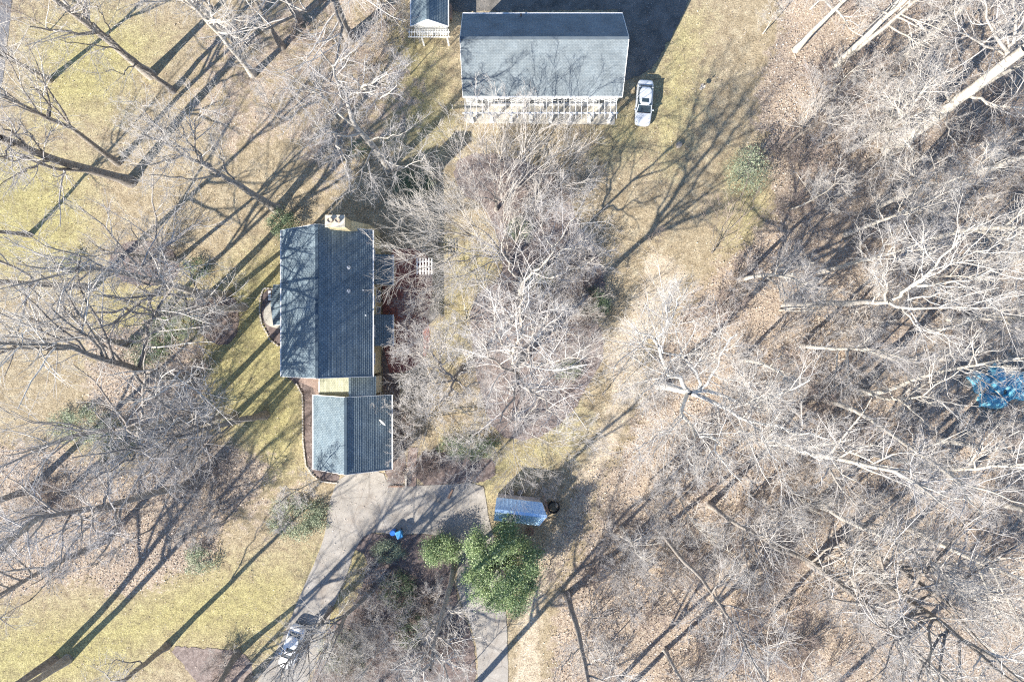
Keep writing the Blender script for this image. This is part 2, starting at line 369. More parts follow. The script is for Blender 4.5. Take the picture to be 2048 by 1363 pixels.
DRIVE = [(680,946),(765,938),(776,972),(870,970),(965,964),(972,1000),(978,1042),(1000,1110),(1010,1200),(1016,1290),(1016,1480),(950,1480),(957,1340),(950,1270),(912,1180),(916,1130),(900,1085),(868,1066),(790,1068),(735,1062),(708,1100),(694,1150),(672,1200),(650,1260),(640,1300),(600,1400),(575,1480),(440,1480),(515,1363),(560,1290),(600,1190),(640,1100),(652,1060),(656,1010)]
sheet('driveway', DRIVE, 0.05, M['concrete'], 'worn concrete driveway looping round the planted island', 0.25, 1)
BEDS = [([(527,577),(565,577),(570,690),(560,694),(545,682),(528,650),(520,625)], 'mulch'),
        ([(570,752),(640,755),(636,800),(630,938),(650,944),(680,948),(676,966),(640,962),(612,930),(606,880),(606,790),(590,765)], 'mulch'),
        ([(768,936),(776,971),(811,971),(813,925),(806,900),(800,780),(780,690),(764,690),(766,800),(788,800)], 'mulch'),
        ([(833,971),(833,905),(880,900),(950,915),(992,915),(990,962),(900,968)], 'mulch'),
        ([(900,330),(960,300),(1080,330),(1130,380),(1165,470),(1150,560),(1190,630),(1215,700),(1180,765),(1135,840),(1060,885),(990,870),(965,800),(950,740),(945,690),(938,620),(965,575),(1005,560),(1000,480),(965,410),(925,390)], 'mulch_red'),
        ([(215,515),(240,488),(290,478),(340,495),(362,530),(350,560),(290,575),(230,560)], 'mulch'),
        ([(385,600),(420,585),(470,590),(480,640),(470,680),(440,692),(400,670),(382,635)], 'mulch'),
        ([(333,1292),(400,1294),(480,1300),(510,1330),(490,1400),(410,1400),(375,1335)], 'mulch_red'),
        ([(655,1095),(690,1066),(735,1064),(790,1070),(868,1068),(898,1088),(912,1130),(908,1185),(946,1272),(954,1345),(946,1480),(580,1480),(645,1300),(652,1260),(705,1215),(730,1160),(735,1110),(700,1092)], 'mulch'),
        ([(1120,470),(1160,450),(1200,520),(1215,600),(1195,650),(1160,600)], 'mulch_red')]
for k, (p, mt) in enumerate(BEDS):
    lab = ['brown mulch bed in front of the entry', 'narrow mulch bed wrapping the garage', 'mulch bed along the back of the house', 'mulch bed at the head of the driveway',
           'large leafy brown bed behind the patio', 'oval mulch bed in the left lawn', 'round mulch bed left of the house', 'mulch wedge by the bottom left lawn',
           'planted island inside the driveway loop', 'leafy bed edge beside the open lawn'][k]
    sheet('mulch_bed', p, 0.03 + 0.001*k, M[mt], lab, 1.2, 1, seed=k)
sheet('brick_patio', [(765,500),(850,496),(868,560),(856,640),(862,700),(820,745),(765,745)], 0.045, M['brick_patio'], 'dark red brick patio behind the house', 0.3, 1)
sheet('brick_path', [(815,972),(814,925),(818,895),(836,895),(833,925),(832,972)], 0.06, M['brick_path'], 'pale brick garden path to the driveway', 0.2)
sheet('barn_terrace', [(928,208),(1232,208),(1229,250),(932,247)], 0.04, M['concrete_lt'], 'pale concrete strip under the barn pergola', 0.3)
sheet('barn_shade_gravel', [(895,-80),(1412,-80),(1352,60),(1304,138),(1262,158),(1240,170),(1235,20),(900,24)], 0.03, M['asphalt'], 'dark gravel patch cut to the outline of the barn shadow', 1.5)  # dark sheet whose outline follows the barn's cast shadow
sheet('entry_landing', [(548,602),(536,606),(529,618),(527,632),(530,645),(538,652),(548,655),(575,662),(575,600)], 0.09, M['concrete_lt'], 'rounded pale landing at the front door', 0, 1)
sheet('side_walk', [(585,752),(645,752),(645,790),(632,790),(626,775),(592,760)], 0.06, M['brick_path'], 'pale brick walk between house and garage', 0.2)

# ---------------------------------------------------------------- leaf litter lying on the woods floor (nobody could count it)
def scatter_leaves(name, polys, n, smin, smax, mat, label, box):
    P = np.column_stack([rng.uniform(box[0], box[2], n), rng.uniform(box[1], box[3], n)])
    m = np.full(n, -1e9)
    for p in polys: m = np.maximum(m, seg_dist(P, p))
    P = P[m > rng.normal(0, 14, n)]
    n = len(P); c = np.column_stack([(P[:,0]-1024)*CAM_H/F, (682-P[:,1])*CAM_H/F, rng.uniform(0.03, 0.16, n)])
    a = rng.uniform(0, 2*np.pi, n); s = rng.uniform(smin, smax, n)
    u = np.column_stack([np.cos(a), np.sin(a), rng.normal(0, .45, n)]); v = np.column_stack([-np.sin(a), np.cos(a), rng.normal(0, .45, n)])
    V = np.stack([c - u*s[:,None], c - v*s[:,None]*.6, c + u*s[:,None], c + v*s[:,None]*.6], 1).reshape(-1, 3)
    me = np_mesh(name, V, np.arange(4*n).reshape(-1, 4), mat)
    tag(link(name, me), label, kind='stuff')
scatter_leaves('leaf_litter', WOODS + LITTER[2:], 150000, 0.05, 0.11, M['litter'], 'brown fallen leaves covering the woodland floor', (-20, -20, 2080, 1390))
scatter_leaves('lawn_leaves', [[(-50,-50),(1500,-50),(1500,700),(1100,1400),(-50,1400)]], 16000, 0.035, 0.075, M['litter'], 'scattered dead leaves on the lawn and beds', (-20, -20, 1500, 1390))

# ---------------------------------------------------------------- buildings
def uvquad(me, uvs):
    l = me.uv_layers.new(name='UVMap'); l.data.foreach_set('uv', np.asarray(uvs, np.float32).ravel())
def roof_slope(name, e0, e1, r1, r0, mat, parent, expo=0.2, lift=0.028):
    """shingle courses: e0->e1 eave line, r0->r1 ridge line, each course overlaps the one below"""
    e0, e1, r0, r1 = map(Vector, (e0, e1, r0, r1)); nrm = (e1-e0).cross(r0-e0).normalized()
    if nrm.z < 0: nrm = -nrm
    Ls = (r0-e0).length; n = max(2, int(round(Ls/expo))); V = []; Fq = []; UV = []
    wid = (e1-e0).length
    for k in range(n):
        a, b = k/n, (k+1)/n; jit = random.uniform(0.7, 1.3)
        p0 = e0.lerp(r0, a) + nrm*(lift*jit); p1 = e1.lerp(r1, a) + nrm*(lift*jit)
        q1 = e1.lerp(r1, b) + nrm*0.001; q0 = e0.lerp(r0, b) + nrm*0.001
        s0 = e0.lerp(r0, a) - nrm*0.002; s1 = e1.lerp(r1, a) - nrm*0.002
        i = len(V); V += [p0, p1, q1, q0, s0, s1]; Fq += [(i, i+1, i+2, i+3), (i+4, i+5, i+1, i)]
        v0, v1 = k*expo, (k+1)*expo
        UV += [(0, v0+.02), (wid, v0+.02), (wid, v1), (0, v1), (0, v0), (wid, v0), (wid, v0+.01), (0, v0+.01)]
    # underside deck
    t = 0.14; i = len(V); V += [e0-nrm*.004, e1-nrm*.004, r1-nrm*.004, r0-nrm*.004, e0-nrm*t, e1-nrm*t, r1-nrm*t, r0-nrm*t]
    Fq += [(i+4, i+7, i+6, i+5), (i, i+4, i+5, i+1), (i+1, i+5, i+6, i+2), (i+3, i+2, i+6, i+7), (i, i+3, i+7, i+4)]
    UV += [(0, 0)] * 20
    me = D.meshes.new(name); me.from_pydata([tuple(v) for v in V], [], Fq); me.materials.append(mat); uvquad(me, UV)
    return link(name, me, parent)
def wall(name, pts, mat, parent, th=0.12):
    """vertical wall panel, pts in order round the outline (outer face), th inwards"""
    P = [Vector(p) for p in pts]; nrm = (P[1]-P[0]).cross(P[2]-P[1]).normalized(); n = len(P)
    V = P + [p - nrm*th for p in P]
    Fq = [tuple(range(n)), tuple(range(2*n-1, n-1, -1))] + [(i, n+i, n+(i+1)%n, (i+1)%n) for i in range(n)]
    me = D.meshes.new(name); me.from_pydata([tuple(v) for v in V], [], Fq); me.materials.append(mat)
    d = (P[1]-P[0]).normalized(); uv = []
    for f in Fq:
        for i in f: uv.append(((V[i]-P[0]).dot(d), V[i].z))
    uvquad(me, uv); return link(name, me, parent)
def window(parent, c, axis_, wd, h, out, lights=2):
    """framed window on a wall: c centre, axis_ 'x' or 'y' along the wall, out = outward sign"""
    f = MB(); g = MB(); c = Vector(c)
    def B(m, a0, a1, z0, z1, d0, d1):
        if axis_ == 'x': m.box(c.x+a0, min(c.y+out*d0, c.y+out*d1), c.z+z0, c.x+a1, max(c.y+out*d0, c.y+out*d1), c.z+z1)
        else: m.box(min(c.x+out*d0, c.x+out*d1), c.y+a0, c.z+z0, max(c.x+out*d0, c.x+out*d1), c.y+a1, c.z+z1)
    t = 0.09
    B(f, -wd/2-t, wd/2+t, h/2, h/2+t, 0.003, .07); B(f, -wd/2-t, wd/2+t, -h/2-t, -h/2, 0.003, .12)
    B(f, -wd/2-t, -wd/2, -h/2, h/2, 0.003, .07); B(f, wd/2, wd/2+t, -h/2, h/2, 0.003, .07)
    for k in range(1, lights): x = -wd/2 + wd*k/lights; B(f, x-.025, x+.025, -h/2, h/2, 0.003, .06)
    B(f, -wd/2, wd/2, -.02, .02, 0.003, .055)
    B(g, -wd/2, wd/2, -h/2, h/2, 0.003, .03)
    fr = f.build('window', M['white'], parent); g.build('pane', M['glass'], fr); return fr
def gable_house(name, label, cat, x0, x1, y0, y1, ze, xr, zr, ov, roofmat, wallmat, ridge='y', rake=True):
    """eave rectangle x0..x1, y0..y1 at eave height ze; ridge along y at xr (or along x at y = xr)"""
    h = thing(name, label, cat, ((x0+x1)/2, (y0+y1)/2, 0)); o = Vector(((x0+x1)/2, (y0+y1)/2, 0))
    L = lambda x, y, z: (x-o.x, y-o.y, z)
    if ridge == 'y':
        a = roof_slope('roof_slope', L(x0,y1,ze), L(x0,y0,ze), L(xr,y0,zr), L(xr,y1,zr), roofmat, h)
        b = roof_slope('roof_slope', L(x1,y0,ze), L(x1,y1,ze), L(xr,y1,zr), L(xr,y0,zr), roofmat, h)
        MB().beam(L(xr,y0,zr+.015), L(xr,y1,zr+.015), .26, .05).build('ridge_cap', roofmat, h)
        for x, s in ((x0,-1),(x1,1)):
            MB().beam(L(x+s*.07,y0-.02,ze-.05), L(x+s*.07,y1+.02,ze-.05), .12, .11).build('gutter', M['white'], h)
        if rake:
            for y, s in ((y0,-1),(y1,1)):
                r = MB()
                r.beam(L(x0,y+s*.02,ze-.06), L(xr,y+s*.02,zr-.06), .045, .18); r.beam(L(x1,y+s*.02,ze-.06), L(xr,y+s*.02,zr-.06), .045, .18)
                r.build('rake_board', M['white'], h)
        zi = ze - .16 + (zr-ze)/(xr-x0)*ov
        X0, X1, Y0, Y1 = x0+ov, x1-ov, y0+.15, y1-.15
        zri = zr - .2
        wall('wall', [L(X0,Y0,0), L(X1,Y0,0), L(X1,Y0,zi), L(xr,Y0,zri), L(X0,Y0,zi)], wallmat, h)
        wall('wall', [L(X1,Y1,0), L(X0,Y1,0), L(X0,Y1,zi), L(xr,Y1,zri), L(X1,Y1,zi)], wallmat, h)
        wall('wall', [L(X1,Y0+.125,0), L(X1,Y1-.125,0), L(X1,Y1-.125,zi), L(X1,Y0+.125,zi)], wallmat, h)
        wall('wall', [L(X0,Y1-.125,0), L(X0,Y0+.125,0), L(X0,Y0+.125,zi), L(X0,Y1-.125,zi)], wallmat, h)
    else:
        yr = xr
        roof_slope('roof_slope', L(x0,y0,ze), L(x1,y0,ze), L(x1,yr,zr), L(x0,yr,zr), roofmat, h, 0.145, .012)
        roof_slope('roof_slope', L(x1,y1,ze), L(x0,y1,ze), L(x0,yr,zr), L(x1,yr,zr), roofmat, h, 0.145, .012)
        MB().beam(L(x0,yr,zr+.015), L(x1,yr,zr+.015), .26, .05).build('ridge_cap', roofmat, h)
        for y, s in ((y0,-1),(y1,1)):
            MB().beam(L(x0-.02,y+s*.07,ze-.05), L(x1+.02,y+s*.07,ze-.05), .12, .11).build('gutter', M['white'], h)
        for x, s in ((x0,-1),(x1,1)):
            r = MB(); r.beam(L(x+s*.02,y0,ze-.06), L(x+s*.02,yr,zr-.06), .045, .18); r.beam(L(x+s*.02,y1,ze-.06), L(x+s*.02,yr,zr-.06), .045, .18)
            r.build('rake_board', M['white'], h)
        zi = ze - .16 + (zr-ze)/(yr-y0)*ov; X0, X1, Y0, Y1 = x0+.15, x1-.15, y0+ov, y1-ov; zri = zr-.2
        wall('wall', [L(X1,Y0,0), L(X1,Y1,0), L(X1,Y1,zi), L(X1,yr,zri), L(X1,Y0,zi)], wallmat, h)
        wall('wall', [L(X0,Y1,0), L(X0,Y0,0), L(X0,Y0,zi), L(X0,yr,zri), L(X0,Y1,zi)], wallmat, h)
        wall('wall', [L(X0+.125,Y0,0), L(X1-.125,Y0,0), L(X1-.125,Y0,zi), L(X0+.125,Y0,zi)], wallmat, h)
        wall('wall', [L(X1-.125,Y1,0), L(X0+.125,Y1,0), L(X0+.125,Y1,zi), L(X1-.125,Y1,zi)], wallmat, h)
    return h, o
# main house with garage wing, linked
house, ho = gable_house('house', 'two storey yellow house with long blue grey shingle gable roof', 'house', -22.36, -13.53, -3.42, 10.72, 5.8, -17.94, 9.3, 0.3, M['shingle'], M['siding'])
HL = lambda x, y, z: (x-ho.x, y-ho.y, z)
# rear walls stand slightly out in the middle
for y, z in ((8.6, 4.3), (4.0, 4.3), (1.0, 4.3), (-1.8, 4.3)): window(house, HL(-13.83, y, z), 'y', 1.0, 1.3, 1)
for y in (4.6, 2.9): window(house, HL(-13.83, y, 1.6), 'y', 1.1, 1.4, 1)
# low bays at the back
def bay(y0, y1):
    b = MB(); X0, X1, z0, z1 = -13.80, -12.12, 3.55, 2.75
    roof_slope('bay_roof', HL(X1, y0, z1), HL(X1, y1, z1), HL(X0, y1, z0), HL(X0, y0, z0), M['shingle'], house, 0.16)
    MB().beam(HL(X1+.06, y0-.03, z1-.05), HL(X1+.06, y1+.03, z1-.05), .1, .1).build('gutter', M['white'], house)
    m = MB(); m.box(*HL(-13.82, y0+.12, 0), *HL(-12.32, y1-.12, 2.62)); m.build('bay_wall', M['cream'], house)
bay(5.68, 8.72); bay(-0.5, 2.66)
# vents on the back slope
def on_slope(x): return 9.3 - (x + 17.94) * (9.3-5.8) / (17.94-13.53)
for px, py in ((697,535),(697,582),(728,581),(733,631)):
    v = W(px, py, 7); z = on_slope(v.x); v = W(px, py, z)
    m = MB(); m.cone(HL(v.x, v.y, z-.1), .07, .07, .5, 8); m.cone(HL(v.x, v.y, z-.05), .2, .1, .14, 8); m.build('roof_vent', M['lead'], house)
# chimney at the far gable
ch = MB(); ch.box(*HL(-17.0, 10.75, 0), *HL(-13.9, 11.35, 5.2))
ch.add([HL(-17.0,10.75,5.2),HL(-13.9,10.75,5.2),HL(-13.9,11.35,5.2),HL(-17.0,11.35,5.2),HL(-16.9,10.35,7.6),HL(-15.2,10.35,7.6),HL(-15.2,11.35,7.6),HL(-16.9,11.35,7.6)],
       [(0,1,5,4),(1,2,6,5),(2,3,7,6),(3,0,4,7),(4,5,6,7)])
ch.box(*HL(-16.88, 10.37, 7.61), *HL(-15.22, 11.33, 10.0))
cho = ch.build('chimney', M['siding'], house); cho.data.uv_layers.new(name='UVMap')
cap = MB(); cap.box(*HL(-16.95, 10.30, 10.0), *HL(-15.15, 11.40, 10.18)); cap.build('chimney_cap', M['stucco'], cho)
for x in (-16.45, -15.75):
    m = MB(); m.cone(HL(x, 10.88, 10.18), .25, .21, .32, 14, cap=False); m.cone(HL(x, 10.88, 10.18), .19, .19, .25, 14); m.ring(HL(x, 10.88, 10.5), .21, .03, 14, 6); m.build('chimney_pot', M['clay'], cho)
# entry portico on the left side
e0, e1, yr = 1.65, 5.65, 3.70
roof_slope('portico_roof', HL(-24.25, e1, 2.7), HL(-22.2, e1, 2.7), HL(-22.2, yr, 3.5), HL(-24.25, yr, 3.5), M['shingle'], house, 0.22, 0.05)
roof_slope('portico_roof', HL(-22.2, e0, 2.7), HL(-24.25, e0, 2.7), HL(-24.25, yr, 3.5), HL(-22.2, yr, 3.5), M['shingle'], house, 0.22)
for y in (1.95, 5.35):
    m = MB(); m.cone(HL(-24.05, y, 0.1), .11, .10, 2.5, 14); m.box(*HL(-24.2, y-.16, 2.45), *HL(-23.9, y+.16, 2.6)); m.build('porch_column', M['white'], house)
for yy in (e0-.03, e1+.03): MB().beam(HL(-24.25, yy, 2.64), HL(-22.2, yy, 2.64), .08, .12).build('gutter', M['white'], house)
m = MB(); m.box(*HL(-24.4, 1.8, 0), *HL(-22.1, 5.5, .16)); m.build('porch_floor', M['concrete_lt'], house)

garage, go = gable_house('garage', 'single storey garage wing with blue grey shingle gable roof', 'garage', -20.1, -12.2, -12.95, -5.47, 2.9, -16.15, 5.8, 0.3, M['shingle'], M['cream'])
GL = lambda x, y, z: (x-go.x, y-go.y, z)
# garage > link roof between the two (front slope lower, back slope flush)
roof_slope('link_roof', GL(-19.45, -3.5, 2.95), GL(-19.45, -5.62, 2.95), GL(-15.85, -5.62, 5.25), GL(-15.85, -3.5, 5.25), M['shingle_tan'], garage)
def gz_(x): return 5.8 - (x+16.15)*(2.9/3.95)
roof_slope('link_roof', GL(-13.57, -5.46, gz_(-13.57)+.004), GL(-13.57, -3.5, gz_(-13.57)+.004), GL(-15.85, -3.5, gz_(-15.85)+.004), GL(-15.85, -5.46, gz_(-15.85)+.004), M['shingle'], garage)
MB().box(*GL(-19.2, -5.3, 0), *GL(-13.75, -3.6, 2.85)).build('link_wall', M['cream'], garage)
MB().beam(GL(-19.52, -3.5, 2.9), GL(-19.52, -5.4, 2.9), .1, .1).build('gutter', M['white'], garage)
for y in (-11.6, -9.0): window(garage, GL(-12.50, y, 1.5), 'y', 1.0, 1.1, 1)
for x in (-18.1, -14.3):       # garage doors face the driveway
    d = MB(); d.box(*GL(x-1.25, -12.86, 0.06), *GL(x+1.25, -12.81, 2.2)); dd = d.build('garage_door', M['white'], garage)
    for k in range(4): MB().box(*GL(x-1.2, -12.885, .12+k*.52), *GL(x+1.2, -12.865, .56+k*.52)).build('door_panel', M['white'], dd)
# satellite dish on the garage roof
dz = gz_(-12.9)
dish = thing('satellite_dish', 'white satellite dish on the back slope of the garage roof', 'satellite dish', W(768, 842, dz + .15))
m = MB(); nst, ns = 5, 20; vs = []; fs = []
for i in range(nst+1):
    r = .42*i/nst
    for j in range(ns): a = 2*math.pi*j/ns; vs.append(Vector((r*math.cos(a), r*math.sin(a)*1.1, .25*r*r/.18*.4)))
for i in range(nst):
    for j in range(ns): fs.append((i*ns+j, i*ns+(j+1)%ns, (i+1)*ns+(j+1)%ns, (i+1)*ns+j))
q = Vector((-0.75, -0.8, 0.42)).normalized().to_track_quat('Z', 'Y')
m.add([q @ v + Vector((0, 0, .55)) for v in vs], fs); do = m.build('reflector', M['white'], dish, True)
sm = do.modifiers.new('thick', 'SOLIDIFY'); sm.thickness = 0.02
MB().beam((0,0,-.15), (0,0,.5), .05, .05).build('mast', M['lead'], dish); MB().beam((0,0,.4), tuple(q @ Vector((0,.2,.55)) + Vector((0,0,.3))), .03, .03).build('feed_arm', M['lead'], dish)

# barn with attached pergola
barn, bo = gable_house('barn', 'long white barn with wide grey shingle gable roof', 'barn', -4.9, 11.02, 24.45, 32.65, 3.8, 28.55, 7.6, 0.3, M['shingle_barn'], M['white'], ridge='x')
BL = lambda x, y, z: (x-bo.x, y-bo.y, z)
for px in (1003, 1124): window(barn, BL(W(px,205,1.8).x, 24.75, 1.75), 'x', 1.8, 1.1, -1, 4)
for px in (963, 1060, 1200):
    x = W(px, 205, 1).x; d = MB(); d.box(*BL(x-.5, 24.69, .06), *BL(x+.5, 24.745, 2.1)); dr = d.build('door', M['trim'], barn)
    MB().box(*BL(x-.35, 24.66, 1.2), *BL(x+.35, 24.688, 1.95)).build('pane', M['glass'], dr)
v = W(1042, 31, 4.4); m = MB(); m.cone(BL(v.x, v.y, 4.2), .07, .07, .5, 8); m.build('roof_vent', M['black'], barn)
pg = thing('pergola', 'white pergola of thin rafters along the barn front', 'pergola', (W(1080, 228, 2.6).x, W(1080, 228, 2.6).y, 0)); po = pg.location
yb = W(0, 227, 2.6).y
m = MB(); m.beam((W(925,0,2.6).x-po.x, yb-po.y, 2.62), (W(1236,0,2.6).x-po.x, yb-po.y, 2.62), .12, .2); m.build('beam', M['white'], pg)
m = MB(); m.beam((W(925,0,2.6).x-po.x, 24.70-po.y, 2.72), (W(1236,0,2.6).x-po.x, 24.70-po.y, 2.72), .05, .16); m.build('ledger', M['white'], pg)
ra = MB(); ra.beam((0, 24.66-po.y, 2.82), (0, yb-.62-po.y, 2.82), .05, .14); rme = None
for k in range(27):
    x = W(930 + k*11.65, 0, 2.8).x - po.x
    if rme is None: r0 = ra.build('rafter', M['white'], pg); rme = r0.data; r0.location.x = x
    else: r = link('rafter', rme, pg); r.location.x = x
cme = None
for k in range(8):
    x = W(942 + k*40.2, 0, 2.5).x - po.x
    if cme is None:
        c = MB(); c.box(-.13, yb-po.y-.13, .04, .13, yb-po.y+.13, 2.51); c.box(-.19, yb-po.y-.19, .041, .19, yb-po.y+.19, .3); c.box(-.17, yb-po.y-.17, 2.3, .17, yb-po.y+.17, 2.515)
        c0 = c.build('column', M['white'], pg); cme = c0.data; c0.location.x = x
    else: c = link('column', cme, pg); c.location.x = x

# small white outbuilding left of the barn
cab, co_ = gable_house('outbuilding', 'narrow white outbuilding with dark shingle roof beside the barn', 'outbuilding', -10.25, -6.55, 32.05, 42.0, 2.5, -8.4, 3.95, 0.22, M['shingle'], M['white'])
CL = lambda x, y, z: (x-co_.x, y-co_.y, z)
tr = thing('door_trellis', 'white ladder like trellis over the outbuilding front', 'trellis', (-8.5, 31.4, 0)); m = MB()
for y in (-.35, .15): m2 = MB(); m2.beam((-2.15, y, 2.2), (2.15, y, 2.2), .07, .09); m2.build('rail', M['white'], tr)
for k in range(16): m2 = MB(); m2.beam((-2.0+k*.267, -.42, 2.27), (-2.0+k*.267, .42, 2.27), .045, .06); m2.build('slat', M['white'], tr)
for x in (-.75, 1.85): m2 = MB(); m2.beam((x, -.3, .05), (x, -.3, 2.15), .14, .14); m2.build('post', M['white'], tr)
pl = MB(); pl.box(-.14, -.75, .02, .14, .75, .5); p_ = pl.build('timber_stack', M['wood']); p_.location = W(902, 27, 0)
tag(p_, 'brown timber stack beside the white outbuilding', 'timber')

# metal roofed shed
sc_ = W(1040, 1016, 0); shed = thing('garden_shed', 'garden shed with blue grey ribbed metal roof below the driveway', 'shed', sc_, R_(-6.6))
def SL(px, py, z):
    v = W(px, py, z) - sc_; a = R_(6.6); return Vector((v.x*math.cos(a)-v.y*math.sin(a), v.x*math.sin(a)+v.y*math.cos(a), z))
nl, nr_ = SL(993,994,2.5), SL(1083,1004.5,2.5); rl, rr = SL(987,1020,3.1), SL(1095.5,1030,3.1); sl, sr = SL(988,1041,2.5), SL(1080,1051.5,2.5)
X0 = (nl.x+sl.x)/2; X1 = (nr_.x+sr.x)/2; YN = (nl.y+nr_.y)/2; YS = (sl.y+sr.y)/2; YR = (YN+YS)/2
for ya in (YN, YS):
    a, b, c, d = Vector((X0,ya,2.5)), Vector((X1,ya,2.5)), Vector((X1+.62,YR,3.1)), Vector((X0-.02,YR,3.1))
    m = MB()
    m.add([a,b,c,d,a-Vector((0,0,.05)),b-Vector((0,0,.05)),c-Vector((0,0,.05)),d-Vector((0,0,.05))], [(0,1,2,3),(7,6,5,4),(0,4,5,1),(1,5,6,2),(2,6,7,3),(3,7,4,0)])
    s_ = m.build('metal_roof_panel', M['metalroof'], shed)
    for k in range(1, 12):
        t = k/12; p0 = a.lerp(b, t); p1 = d.lerp(c, t); mm = MB(); mm.beam(p0+Vector((0,0,.025)), p1+Vector((0,0,.025)), .035, .045); mm.build('roof_rib', M['metalroof'], s_)
MB().beam((X0-.02,YR,3.13), (X1+.62,YR,3.13), .3, .03).build('ridge_cap', M['metalroof'], shed)
for ya, s in ((YN-.12,1),(YS+.12,-1)):
    P = [(X1-.1,ya,0),(X0+.1,ya,0),(X0+.1,ya,2.45),(X1-.1,ya,2.45)]
    wall('board_wall', P if s > 0 else [P[1],P[0],P[3],P[2]], M['shedwall'], shed)
wall('board_wall', [(X0+.1,YN-.25,0),(X0+.1,YS+.25,0),(X0+.1,YS+.25,2.4),(X0+.1,YR,3.0),(X0+.1,YN-.25,2.4)], M['shedwall'], shed)
wall('board_wall', [(X1-.1,YS+.25,0),(X1-.1,YN-.25,0),(X1-.1,YN-.25,2.4),(X1-.1,YR,3.0),(X1-.1,YS+.25,2.4)], M['wood'], shed)
m = MB(); m.beam((X1+.02,YN,2.42), (X1+.64,YR,3.04), .05, .14); m.beam((X1+.02,YS,2.42), (X1+.64,YR,3.04), .05, .14); m.build('barge_board', M['wood'], shed)
pk = MB(); a = W(1088,990,.2); b = W(1097,1028,1.9); pk.beam(a, b, .2, .05); o = pk.build('leaning_plank', M['wood']); tag(o, 'long brown plank leaning at the right end of the shed', 'plank')
tub = MB(); tub.ring((0,0,.3), .56, .10, 30, 8, 2.2); o = tub.build('rubber_ring', M['black']); o.location = W(1107,1013,0); tag(o, 'black ring lying on the ground right of the shed', 'ring')
coil = MB()
for r in (.2, .28, .36, .43): coil.ring((random.uniform(-.02,.02),random.uniform(-.02,.02),.1+.05*random.random()), r, .03, 26, 6)
o = coil.build('coiled_hose', M['wood']); o.location = W(1060,1062,0); tag(o, 'brown coiled hose on the ground below the shed', 'hose')
for px, nm in ((1023, 'left'), (1040, 'right')):
    m = MB(); m.cone((0,0,.0), .14, .25, .3, 16, cap=False); m.cone((0,0,0), .13, .2, .2, 16); m.ring((0,0,.3), .25, .03, 18, 6); o = m.build('planter_bowl', M['stone']); o.location = W(px, 983, 0)
    tag(o, f'pale planter bowl by the shed wall, {nm} of two', 'planter', 'planter bowls by the shed')

